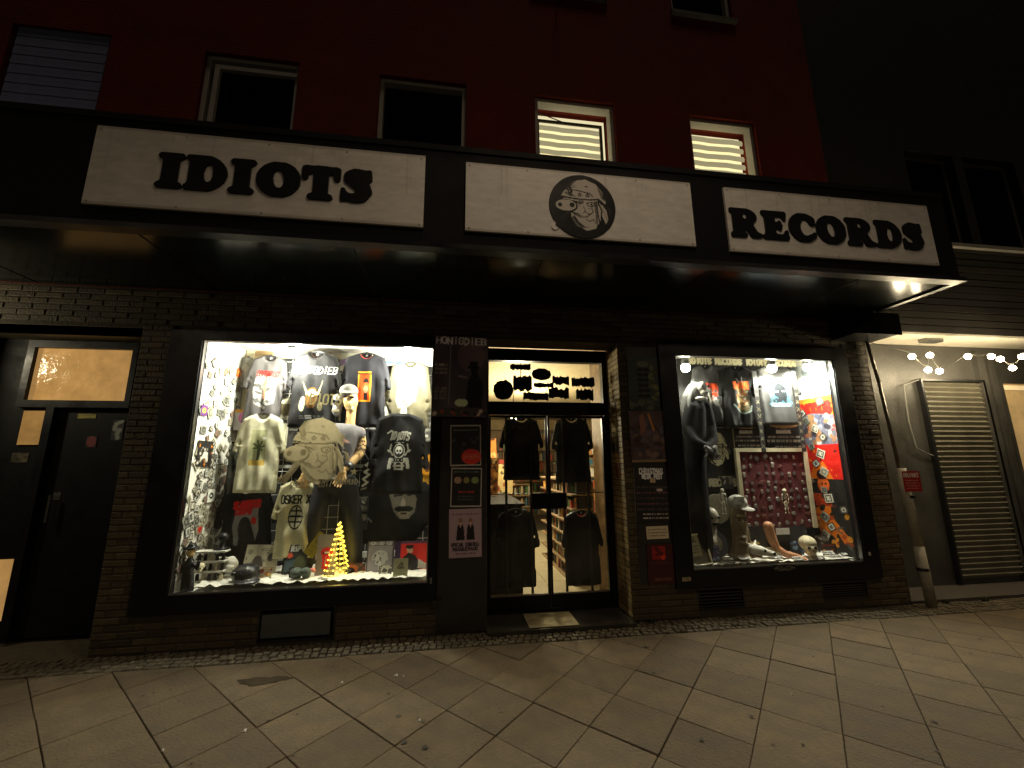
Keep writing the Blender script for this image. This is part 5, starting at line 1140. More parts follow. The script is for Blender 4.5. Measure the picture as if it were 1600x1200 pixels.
# ================================================================== RIGHT WINDOW
DWN = mat('black_cloth', (.015,.015,.016), rough=.9)
def bann(A):
    A.t('IDIOTS RECORDS IDIOTS RECORDS', .02, .2, .98, .85, (.92,.88,.72), .14)
board((1072, 560, 1248, 572), .50, bann, 'banner', 'black banner strip reading IDIOTS RECORDS along the top of right window', 'banner', (.06,.06,.06), 170)
def rs1(A):
    A.r(.34,.56,.72,.66,(.80,.25,.12)); A.r(.46,.32,.64,.58,(.88,.86,.82)); g_(A, .38, .3, .74, .6, [(.78,.25,.12), (.9,.88,.84), (.5,.5,.48)], 30); A.t('SODOMIZER', .34, .58, .74, .65, (.85,.3,.15), .012)
shirt('t_shirt', 'charcoal t-shirt with red and white print behind the nun figure', (1078, 570, 1134, 660), .40, (.30,.30,.30), rs1, seed=21, hanger=False)
def rs2(A):
    A.t('SLAYHEM', .34, .62, .72, .72, (.85,.36,.10), .016, .01); A.p([(.44,.60),(.66,.60),(.72,.40),(.70,.28),(.56,.24),(.44,.30)], (.42,.38,.28)); g_(A, .42, .28, .70, .6, [(.65,.55,.35), (.3,.28,.22), (.55,.3,.15), (.7,.66,.55)], 46)
    A.l([(.32,.36),(.40,.28),(.56,.22),(.70,.26),(.74,.34)], .012, (.55,.62,.6)); A.l([(.44,.78),(.48,.72)], .008, (.6,.6,.6)); A.l([(.56,.8),(.54,.72)], .008, (.6,.6,.6))
shirt('t_shirt', 'black t-shirt with orange lettering over a yellow monster print', (1122, 572, 1186, 668), .36, (.12,.12,.12), rs2, seed=22, hanger=False, n=150)
def rs3(A):
    A.r(.30,.30,.72,.78,(.30,.40,.45)); A.r(.30,.66,.72,.78,(.62,.68,.70)); A.e(.52,.50,.13,.20,(.12,.14,.16)); A.e(.44,.55,.045,.015,(.88,.9,.9)); A.e(.60,.56,.04,.013,(.88,.9,.9)); A.l([(.3,.34),(.72,.36)], .02, (.35,.55,.62)); A.l([(.36,.9-.2),(.5,.72),(.66,.70)], .02, (.85,.88,.88)); g_(A, .32,.32,.70,.46,[(.25,.4,.48),(.15,.2,.22)],14); A.t('NOSTROMO', .32,.31,.70,.35,(.7,.75,.75),.008)
shirt('t_shirt', 'dark grey t-shirt with blue face picture, top right of window', (1176, 572, 1252, 664), .34, (.27,.27,.27), rs3, seed=23, hanger=False, n=150, fold=.006)
def bb1(A):
    A.e(.5,.86,.4,.16,(.70,.58,.40)); A.r(.1,.88,.9,1,(.10,.10,.10)); A.t('MAGAZINE', .3,.56,.66,.63,(.8,.76,.7),.02); A.lines(.05,.4,.95,.5,1,(.78,.74,.7)); A.lines(.02,.26,.98,.38,1,(.85,.82,.75)); A.lines(.2,.12,.9,.2,1,(.8,.76,.7))
board((1140, 656, 1194, 704), .44, bb1, 'tote_bag', 'black tote bag with white text lines under the monster shirt', 'tote bag', (.10,.09,.09), 70, M_FAB)
board((1196, 654, 1256, 706), .43, bb1, 'tote_bag', 'black tote bag with white text lines under the blue face shirt', 'tote bag', (.10,.09,.09), 70, M_FAB)
def bb2(A): pass
x, z0, W, H = span(1084, 664, 1152, 765, .42)
A = Art(W, H, (.09,.085,.085), 110); A2_ = Art(1, 1, (0,0,0), 100); pig(A2_, (.16,.15,.12), (.80,.77,.62), (.4,.38,.3), ring=False)
for j in range(A.ny+1):
    for i in range(A.nx+1):
        xx, yy = A.X[j, i], A.Y[j, i]; uu = (xx-.08)/.80; vv = (yy-.30)/.62
        if 0 <= uu < 1 and 0 <= vv < 1:
            c_ = A2_.a[int(vv*100), int(uu*100)]
            if c_.sum() > .2: A.a[j, i] = c_
A.t('RECORDS', .30, .06, .92, .15, (.75,.72,.6), .016); A.lines(.5,.17,.9,.22,1,(.6,.58,.5)); A.lines(.1,.94,.9,.98,1,(.75,.72,.65)); A.r(.95,.1,.975,.95,(.55,.52,.4))
tag(panel('tote_bag', A, (x, .42, z0), M_FAB), 'black tote bag with round helmeted pig face print', 'tote bag')
for u0, lb in ((1164, 'narrow lettered ribbon between the two text tote bags'), (1226, 'narrow lettered ribbon left of the orange poster wall')):
    board((u0+18, 580, u0+25, 706), .30, lambda A: [A.t('X', .2, .05+k*.09, 1.0, .09+k*.09, (.55,.52,.42), .004) for k in range(10)], 'ribbon', lb, 'ribbon', (.12,.12,.12), 120)
# black cloth hanging behind lower part
MBc = MB().box(2.38, 4.35, .555, .565, .45, 2.05).build('backdrop_cloth', DWN); tag(recenter(MBc), 'black cloth hanging as backdrop of right window', 'backdrop')
# nun figure ------------------------------------------------------------------
YN = .24
def pn(u, v, dy=0.0): return tuple(at(u, v, YN)+np.array([0, dy, 0]))
NU = thing('nun_figure', 'tall nun figure in black robe and grey veil with pale skull face', 'figure', (float(at(1088, 880, YN)[0]), YN, .45))
ROB = mat('nun_robe', (.004,.004,.0045), rough=1, spec=.1, bump=.3, bscale=30)
fused('robe', [('c', [(pn(1090, 622), .045), (pn(1089, 640), .095), (pn(1088, 680), .105), (pn(1087, 730), .11), (pn(1090, 800), .125), (pn(1095, 868), .14)]), ('c', [(pn(1080, 636), .07), (pn(1071, 668), .062), (pn(1076, 690, -.10), .05), (pn(1092, 700, -.16), .045)]), ('c', [(pn(1102, 636), .07), (pn(1110, 668), .062), (pn(1106, 690, -.10), .05), (pn(1094, 700, -.16), .045)])], .013, ROB, NU, 4)
fused('veil', [('c', [(pn(1088, 608, .03), .088), (pn(1083, 622, .07), .095), (pn(1078, 642, .09), .07)]), ('c', [(pn(1080, 612), .03), (pn(1076, 626, -.02), .025), (pn(1074, 640, -.03), .02)])], .009, mat('veil_grey', (.05,.05,.048), rough=.9, bump=.4), NU, 3)
fused('skull_face', [('e', pn(1093, 607, -.055), (.060, .055, .072)), ('e', pn(1094, 615, -.075), (.042, .04, .05))], .007, mat('pale_face', (.12,.11,.09), rough=.6, var=.3, scale=30), NU, 2)
for u in (1089, 1098): fused('eye_socket', [('e', pn(u, 606, -.11), (.015, .01, .015))], .005, BLACK, NU, 0)
fused('mouth', [('e', pn(1094.5, 616, -.118), (.024, .008, .012))], .005, BLACK, NU, 0)
fused('collar', [('e', pn(1092, 624, -.05), (.075, .05, .03))], .009, mat('collar_white', (.2,.19,.17), rough=.8), NU, 1)
NH = mat('nun_hand', (.03,.027,.022), rough=.6)
def hand2(root, w, d, side):
    global SKIN
    s0 = SKIN; SKIN = NH; hand(root, w, d, side, curl=.45); SKIN = s0
hand2(NU, pn(1090, 703, -.19), (.5, -.2, -.6), 1); hand2(NU, pn(1099, 703, -.19), (-.5, -.2, -.6), -1)
# wooden framed pin board
x, z0, W, H = span(1153, 700, 1266, 826, .38)
PB = thing('pin_board', 'dark red cloth pin board in pale wooden frame full of pins', 'pin board', (x, .38, z0))
def sbox(mb, *a): return mb.box(*a)
fw = .045
MB().box(x-W/2, x-W/2+fw, .35, .39, z0, z0+H).box(x+W/2-fw, x+W/2, .35, .39, z0, z0+H).box(x-W/2+fw, x+W/2-fw, .35, .39, z0+H-fw, z0+H).build('frame', CREAM, PB)
MB().box(x-W/2+fw, x+W/2-fw, .372, .385, z0, z0+H-fw).build('cloth_panel', mat('dark_red_cloth', (.10,.010,.013), rough=.95, var=.25, scale=30, bump=.4, bscale=200), PB)
def pin_mesh(kind):
    A = Art(.06, .06, (.45,.42,.38), 12); b = MB()
    if kind == 0: b.cyl((0, 0, 0), (0, -.008, 0), .026, .022, 12)
    elif kind == 1: b.box(-.024, .024, -.007, 0, -.018, .018)
    elif kind == 2: b.add([(.028*(1 if k%2 == 0 else .45)*math.sin(k*math.pi/5), y_, .028*(1 if k%2 == 0 else .45)*math.cos(k*math.pi/5)) for y_ in (0, -.007) for k in range(10)], [tuple(range(10, 20))]+[(k, (k+1)%10, 10+(k+1)%10, 10+k) for k in range(10)])
    elif kind == 3: b.ball((0, -.004, .008), .018, 8, sy=.4); b.box(-.012, .012, -.008, 0, -.024, -.006)
    else: b.box(-.032, .032, -.006, 0, -.009, .009); b.box(-.006, .006, -.0065, 0, -.026, .02)
    me = bpy.data.meshes.new('pin'); me.from_pydata(b.v, [], b.f); me.materials.append(mat('pewter_%d' % kind, [(.28,.26,.24), (.40,.38,.34), (.22,.20,.2), (.50,.47,.4), (.3,.14,.12)][kind], rough=.35, metal=.5, var=.4, scale=60)); return me
PMs = [pin_mesh(k) for k in range(5)]; cnt = 0
for r in range(9):
    for c in range(9):
        if random.random() < .12: continue
        o = bpy.data.objects.new('pin', PMs[random.randrange(5)]); COL.objects.link(o)
        o.location = (x-W/2+fw+.05+c*(W-2*fw-.09)/8+random.uniform(-.015, .015), .371, z0+.06+r*(H-fw-.13)/8+random.uniform(-.015, .015)); o.rotation_euler = (0, random.uniform(-.6, .6), 0)
        s = random.uniform(.7, 1.25); o.scale = (s, 1, s); kd_ = PMs.index(o.data)
        tag(o, '%s pin in the %s row of the dark red pin board' % (('round pewter', 'oblong silver', 'star shaped', 'pale skull', 'reddish cross')[kd_], ('lowest', 'second lowest', 'third lowest', 'fourth lowest', 'middle', 'fourth highest', 'third highest', 'second highest', 'top')[r]), 'pin', 'pins on the dark red pin board')
# skeleton toy pinned on the board, skull sculptures
def skeleton(root, c, h, material):
    c = Vector(c); q = MB(); P = lambda x_, z_: c+Vector((x_*h, 0, z_*h))
    q.ball(P(0, .92), .075*h, 10, sz=1.15); q.tube([P(0, .84), P(0, .48)], .012*h, 6)
    for k in range(4): q.tube([P(-.085+.008*k, .76-.06*k), P(0, .775-.06*k)+Vector((0, -.03*h, 0)), P(.085-.008*k, .76-.06*k)], .010*h, 5)
    q.tube([P(-.12, .80), P(.12, .80)], .012*h, 6); q.ball(P(0, .47), .05*h, 8, sx=1.4, sy=.6)
    for s in (-1, 1):
        q.tube([P(s*.12, .80), P(s*.16, .62), P(s*.13, .45)], .012*h, 6); q.ball(P(s*.13, .43), .022*h, 6); q.tube([P(s*.05, .46), P(s*.07, .24), P(s*.06, .03)], [.018*h, .014*h, .012*h], 6); q.ball(P(s*.07, .015), .025*h, 6, sy=1.6)
    q.build('skeleton_bones', material, root, smooth=True)
a_ = at(1230, 802, .34); t = thing('toy_skeleton', 'small toy skeleton hanging before the red pin board', 'toy skeleton', tuple(a_)); skeleton(t, a_, at(1230, 764, .34)[2]-a_[2], BONE)
a_ = at(1132, 803, .15); t = thing('toy_skeleton', 'bone white toy skeleton leaning on the tall head statue', 'toy skeleton', tuple(a_)); skeleton(t, a_, at(1132, 763, .15)[2]-a_[2], mat('bone_bright', (.75,.72,.6), rough=.5, var=.2))
ST_ = thing('head_statue', 'tall brown carved head statue wearing a grey peaked cap', 'statue', (float(at(1153, 870, .2)[0]), .2, .46))
def ps(u, v, dy=0): return tuple(at(u, v, .2)+np.array([0, dy, 0]))
STM = mat('carved_wood', (.20,.15,.08), rough=.55, var=.45, scale=9, bump=.5, bscale=25)
fused('statue_head', [('c', [(ps(1156, 866), .085), (ps(1156, 840), .075), (ps(1154, 815), .085), (ps(1152, 798), .080)]), ('e', ps(1151, 818, -.085), (.022, .04, .055)), ('e', ps(1153, 806, -.07), (.07, .03, .016)), ('e', ps(1154, 838, -.07), (.045, .028, .016)), ('e', ps(1156, 848, -.06), (.05, .04, .03)), ('c', [(ps(1164, 828), .04), (ps(1168, 850), .035)]), ('e', ps(1156, 868), (.13, .10, .03))], .009, STM, ST_, 2)
for u in (1147, 1157): fused('eye', [('e', ps(u, 811, -.085), (.014, .008, .008))], .005, BLACK, ST_, 0)
CA = thing('peaked_cap', 'grey and white peaked cap on the head statue', 'cap', ps(1150, 795))
fused('cap_shell', [('e', ps(1152, 785), (.105, .10, .085)), ('e', ps(1159, 794, -.09), (.085, .07, .012), (.25, 0, 0))], .009, mat('cap_camo', (.34,.33,.29), rough=.9, var=.6, scale=12), CA, 2)
board((1146, 776, 1163, 788), .085, lambda A: A.n(.2, 4), 'cap_patch', 'white patch on the front of grey peaked cap', 'patch', (.75,.75,.72), 16)
# zombie bust with hat, plates, framed card
ZB = thing('zombie_bust', 'pale staring zombie bust left of the head statue', 'statue', (float(at(1112, 850, .26)[0]), .26, .5))
def pz(u, v, dy=0): return tuple(at(u, v, .26)+np.array([0, dy, 0]))
fused('bust', [('e', pz(1111, 806), (.075, .085, .09)), ('e', pz(1111, 816, -.03), (.055, .06, .05)), ('c', [(pz(1112, 820), .045), (pz(1112, 835), .06), (pz(1112, 850), .11)])], .009, mat('zombie_paint', (.42,.38,.30), rough=.6, var=.5, scale=14), ZB, 2)
for u in (1106, 1116): fused('eye_socket', [('e', pz(u, 807, -.082), (.018, .012, .016))], .005, BLACK, ZB, 0)
MB().box(pz(1111, 817)[0]-.03, pz(1111, 817)[0]+.03, .15, .185, pz(1111, 819)[2], pz(1111, 815)[2]).build('mouth', BLACK, ZB)
def disc(u, v, Y, r, ops, base, nm, lb, cat, lean=0, tilt=0, n=50):
    p = at(u, v, Y); A = Art(2*r, 2*r, base, n); ops(A); mk = (A.X-.5)**2+(A.Y-.5)**2 < .245
    o = sheet(nm, A, cellmask(A, mk), lambda XY, u_: np.stack([(XY[:, 0]-.5)*2*r, np.full(len(XY), -.008), (XY[:, 1]-.5)*2*r], 1), lambda XY, u_: np.stack([(XY[:, 0]-.5)*2*r, np.full(len(XY), 0.), (XY[:, 1]-.5)*2*r], 1), M_FILM)
    o.location = tuple(p); o.rotation_euler = (lean, tilt, 0); return tag(o, lb, cat)
disc(1120, 795, .40, .17, lambda A: g_(A, .2,.2,.8,.8,[(.35,.33,.28),(.6,.58,.5)],20), (.50,.48,.40), 'picture_disc', 'grey picture disc behind the zombie bust', 'record')
disc(1117, 850, .20, .15, lambda A: (A.e(.35,.7,.2,.2,(.65,.72,.74)), A.e(.3,.55,.3,.12,(.35,.5,.65)), A.e(.4,.85,.2,.06,(.6,.4,.5))), (.22,.26,.36), 'picture_disc', 'blue picture disc leaning behind the framed card', 'record', lean=R_(-15))
disc(1075, 817, .30, .09, lambda A: A.e(.5,.5,.2,.2,(.45,.40,.42)), (.14,.13,.14), 'picture_disc', 'dark disc with pale centre left of the zombie bust', 'record')
x, z0, W, H = span(1080, 834, 1112, 884, .09)
FC = thing('framed_card', 'pale framed pickup card in the left corner of right window', 'framed card', (x, .09, z0), (R_(-12), R_(-6), 0))
A = Art(W-.03, H-.03, (.30,.27,.18), 60); A.r(0,.28,.62,1,(.62,.58,.44)); A.l([(.14,.80),(.34,.93),(.38,.86),(.2,.78),(.5,.80)], .015, (.1,.1,.08)); A.lines(.06,.36,.56,.68,3,(.3,.28,.2))
pnl = panel('card_print', A, (0, -.004, .015), parent=FC)
q = MB(); o0 = origin(FC)
for r in ((-W/2, -W/2+.018, 0, H), (W/2-.018, W/2, 0, H), (-W/2+.018, W/2-.018, 0, .018), (-W/2+.018, W/2-.018, H-.018, H)): q.box(r[0]+o0.x, r[1]+o0.x, -.014+o0.y, .002+o0.y, r[2]+o0.z, r[3]+o0.z)
q.build('frame', CREAM, FC)
t = thing('human_skull', 'yellowed human skull model on the floor of right window', 'skull', tuple(at(1266, 870, .12))); a_ = at(1266, 868, .14); skull(t, a_, .20, BONE, ry=-.35)
AS = thing('animal_skull', 'white animal skull lying right of the head statue', 'skull', tuple(at(1190, 872, .12))); a_ = at(1190, 868, .12)
fused('cranium', [('c', [(tuple(a_+[-.07, .03, .06]), .055), (tuple(a_+[-.01, 0, .05]), .05), (tuple(a_+[.10, -.06, .02]), .026)]), ('c', [(tuple(a_+[-.08, .04, .09]), .02), (tuple(a_+[-.13, .06, .13]), .01)]), ('c', [(tuple(a_+[-.04, .04, .09]), .02), (tuple(a_+[-.0, .07, .14]), .01)])], .008, mat('bone_bright', (.7,.7,.6)), AS, 2)
for dx, dy in ((.01, -.05), (.09, -.08)): fused('eye_socket', [('e', tuple(a_+[dx, dy, .055 if dx < .05 else .03]), (.018, .012, .016))], .005, BLACK, AS, 0)
t = thing('animal_skull', 'second smaller animal skull behind the white one', 'skull', tuple(at(1206, 868, .2))); a_ = at(1207, 868, .22)
fused('cranium', [('c', [(tuple(a_+[-.03, .0, .05]), .04), (tuple(a_+[.06, -.03, .02]), .02)])], .008, BONE, t, 2)
LG = thing('severed_leg', 'fake severed leg with bare foot below the pin board', 'prop leg', tuple(at(1225, 868, .2)))
def pl(u, v, dy=0): return tuple(at(u, v, .22)+np.array([0, dy, 0]))
LGM = mat('fake_flesh', (.55,.26,.13), rough=.5, var=.3, scale=9)
fused('leg', [('c', [(pl(1200, 822), .052), (pl(1206, 842), .050), (pl(1213, 856), .040), (pl(1222, 864, -.04), .036), (pl(1240, 868, -.08), .026)])]+[('c', [(pl(1240+0*k, 868.0, -.08-.01*k), .012), (pl(1249-1.5*k, 869+.3*k, -.10-.013*k), .009)]) for k in range(5)], .007, LGM, LG, 2)
fused('stump', [('e', pl(1200, 820), (.046, .046, .014))], .006, mat('blood_red', (.25,.02,.015), rough=.25), LG, 0)
board((1213, 825, 1234, 846), .34, lambda A: (A.r(0,.5,1,1,(.85,.84,.80)), A.r(0,0,1,.5,(.06,.06,.06))), 'card', 'white and black card standing behind the severed leg', 'card', (.8,.8,.8), 24)
board((1166, 822, 1196, 862), .36, lambda A: A.blobs(8,.1,.1,.9,.9,(.04,.12),[(.2,.22,.2),(.1,.1,.1)]), 'record_sleeve', 'dark sleeve standing between statue and severed leg', 'record sleeve', (.15,.15,.14), 40)
board((1234, 822, 1262, 862), .36, lambda A: A.blobs(6,.1,.1,.9,.9,(.04,.12),[(.2,.2,.24),(.26,.26,.28)]), 'record_sleeve', 'slate grey sleeve standing left of the human skull', 'record sleeve', (.18,.18,.2), 40)
cloth(2.42, 4.33, .065, .50, .447, 'crumpled_cloth', 'crumpled pale cloth on the floor of right window', .03)
for k, (u, v, Y) in enumerate(((1140, 876, .08), (1166, 874, .08), (1218, 873, .08), (1250, 875, .07), (1282, 876, .08), (1310, 874, .09), (1325, 868, .14), (1296, 866, .16))):
    p = at(u, v, Y); A = Art(.13, .05, [(.05,.05,.05), (.75,.74,.7)][k % 2], 26); A.t('BAND', .1, .25, .9, .75, [(.8,.8,.76), (.1,.1,.1)][k % 2], .08)
    o = panel('name_card', A, (p[0], Y, max(p[2], .47)), rot=(R_(-62), 0, random.uniform(-.3, .3))); o['nn'] = k
    lbs = ['black name card under the head statue base, leftmost', 'white name card next to the leftmost black one', 'black name card below the bare foot', 'white name card between foot and human skull', 'black name card just right of the human skull', 'white name card near the right corner', 'black name card in the far right corner', 'white name card behind the cards right of skull']
    tag(o, lbs[k], 'card')
# right side wall: posters and patches
def sidepanel(y0, y1, z0, z1, ops, base, nm, lb, cat='poster', n=80, off=.004, twist=0):
    A = Art(y1-y0, z1-z0, base, n); ops(A); A.n(.03, 12)
    o = panel(nm, A, (4.357-off, (y0+y1)/2, z0), rot=(0, 0, -R_(90))); return tag(o, lb, cat)
# local x of the sheet runs from the back corner towards the street
sidepanel(.06, .56, 2.24, 2.70, lambda A: (A.blobs(26,0,0,1,1,(.05,.16),[(.55,.60,.62),(.8,.82,.82),(.4,.45,.48),(.88,.88,.85)],.6)), (.75,.77,.77), 'poster', 'pale grey cloudy poster at the top of right side wall')
def ex(A):
    A.p([(0,.90),(1,1),(1,.62),(0,.58)], (.88,.50,.10)); A.t('EXODUS', .02, .66, .98, .86, (.72,.10,.05), .045); A.p([(0,.62),(.4,.68),(1,.6),(1,.0),(0,0)], (.42,.42,.48)); A.blobs(60,0,.02,1,.62,(.03,.09),[(.30,.32,.40),(.65,.45,.30),(.55,.55,.60),(.22,.20,.24),(.62,.25,.15),(.75,.72,.70)]); A.p([(.30,.66),(.42,.66),(.40,.3),(.28,.3)], (.68,.52,.36))
sidepanel(.06, .56, 1.68, 2.27, ex, (.8,.4,.1), 'poster', 'colourful poster with orange sky and red EXODUS lettering', n=110, off=.006)
def rdp(A): A.n(.05, 4); A.blobs(8,.1,.1,.9,.9,(.02,.05),[(.2,.05,.04),(.9,.5,.1)]); A.p([(.1,0),(.3,.45),(.55,.5),(.75,0)], (.85,.42,.05)); A.e(.45,.12,.14,.16,(.15,.03,.03))
sidepanel(.06, .56, 1.30, 1.70, rdp, (.80,.10,.045), 'poster', 'bright red poster below the EXODUS poster', n=70, off=.009)
def bkp(A):
    A.e(.45,.90,.16,.10,(.80,.36,.12)); A.e(.42,.91,.03,.02,(.25,.05,.02)); A.e(.52,.91,.03,.02,(.25,.05,.02)); A.l([(.4,.85),(.52,.85)], .01, (.25,.05,.02)); A.t('KREATIN', .05,.68,.6,.76,(.75,.25,.06),.018); A.t('TERROR', .08,.62,.7,.67,(.65,.2,.05),.012)
    A.p([(.0,.55),(.3,.6),(.55,.62),(.6,.45),(.9,.25),(.95,.12),(.6,.2),(.3,.3),(.0,.35)], (.82,.42,.06)); A.blobs(26,0,.1,.95,.6,(.03,.07),[(.08,.07,.06),(.85,.55,.12),(.6,.22,.05)]); A.blobs(14,.3,0,1,.9,(.02,.06),[(.3,.3,.3),(.16,.16,.16)])
sidepanel(.06, .56, .46, 1.32, bkp, (.09,.085,.08), 'poster', 'black poster with flames and orange face, lowest on side wall', n=120, off=.006)
for k in range(19):
    y, z = random.uniform(.10, .50), .62+k*.103; a, b = random.choice(pal)
    o = bpy.data.objects.new('patch', pms[random.randrange(6)]); COL.objects.link(o); o.location = (4.344, y, z)
    o.rotation_euler = (Euler((0, 0, -R_(90))).to_matrix() @ Euler((0, random.uniform(-.7, .7), 0)).to_matrix()).to_euler(); s = random.uniform(.9, 1.35); o.scale = (s*1.1, 1, s)
    tag(o, '%s patch from the bottom on the right side wall, over the %s' % (('lowest second third fourth fifth sixth seventh eighth ninth tenth eleventh twelfth thirteenth fourteenth fifteenth sixteenth seventeenth eighteenth nineteenth').split()[k], 'flame poster' if z < 1.3 else 'red poster' if z < 1.7 else 'EXODUS poster' if z < 2.25 else 'cloudy poster'), 'patch', 'patches over the posters')

# ================================================================== ENTRANCE
for k, (bx, lb, bs, nk) in enumerate((((779, 652, 850, 750), 'black t-shirt hanging in upper left door pane', (.12,.115,.11), 1), ((860, 652, 928, 754), 'black t-shirt hanging in upper right door pane', (.13,.135,.13), 1),
                              ((768, 796, 845, 918), 'black t-shirt hanging in lower left door pane', (.09,.09,.09), 1), ((876, 798, 944, 914), 'black t-shirt hanging in lower right door pane', (.10,.10,.105), 1))):
    def opd(A, k=k):
        if k == 0: A.e(.5,.62,.12,.08,(.2,.15,.14)); A.lines(.25,.02,.7,.05,1,(.35,.28,.15))
        else: A.lines(.35,.6,.65,.7,2,(.18,.18,.18))
    shirt('t_shirt', lb, bx, .46, bs, opd, seed=30+k, hanger=True, n=70)
# stickers on the transom seen from behind
def raggy(px, Y, lb, col=(.07,.06,.05), seed=0, shape='bar', group=None):
    x, z0, W, H = span(*px, Y); A = Art(W, H, col, 40); r = np.random.default_rng(seed); xs = np.linspace(0, 1, 17)
    up_ = .78+.22*r.random(17); lo_ = .22*r.random(17)
    if shape == 'oval': up_ = .5+.42*np.sqrt(1-(2*xs-1)**2)+.08*r.random(17); lo_ = .5-.42*np.sqrt(1-(2*xs-1)**2)-.05*r.random(17)
    P = list(zip(xs, up_))+list(zip(xs[::-1], lo_[::-1])); A.n(.05, 6)
    if shape == 'oval': A.t('REVO', .2, .35, .85, .65, (.2,.17,.12), .03)
    o = sheet('sticker', A, cellmask(A, A.inpoly(P)), lambda XY, u: np.stack([(XY[:, 0]-.5)*W, np.full(len(XY), -.001), XY[:, 1]*H], 1), lambda XY, u: np.stack([(XY[:, 0]-.5)*W, np.full(len(XY), 0.), XY[:, 1]*H], 1), M_FILM, relax=1)
    o.location = (x, Y, z0); tag(o, lb, 'sticker')
for k, (px, lb, shp) in enumerate((((797, 567, 830, 580), 'dark ragged sticker at the top left of door transom', 'bar'), ((802, 584, 832, 615), 'dark horned sticker in front of the transom bulb', 'bar'), ((830, 574, 862, 596), 'oval sticker with jagged letters near transom centre', 'oval'),
    ((834, 597, 866, 607), 'long narrow sticker under the oval transom sticker', 'bar'), ((863, 586, 890, 603), 'spiky dark sticker right of the transom oval', 'bar'), ((818, 611, 858, 627), 'wide sticker along the lower transom edge', 'bar'), ((857, 604, 890, 626), 'bulky dark sticker low at the transom centre', 'bar'),
    ((893, 588, 930, 607), 'crown shaped sticker at the right of the transom', 'bar'), ((900, 605, 928, 628), 'pot shaped sticker in lower right transom corner', 'bar'), ((770, 592, 803, 627), 'large plain dark card in lower left transom corner', 'oval'))):
    raggy(px, .366, lb, seed=k+3, shape=shp)
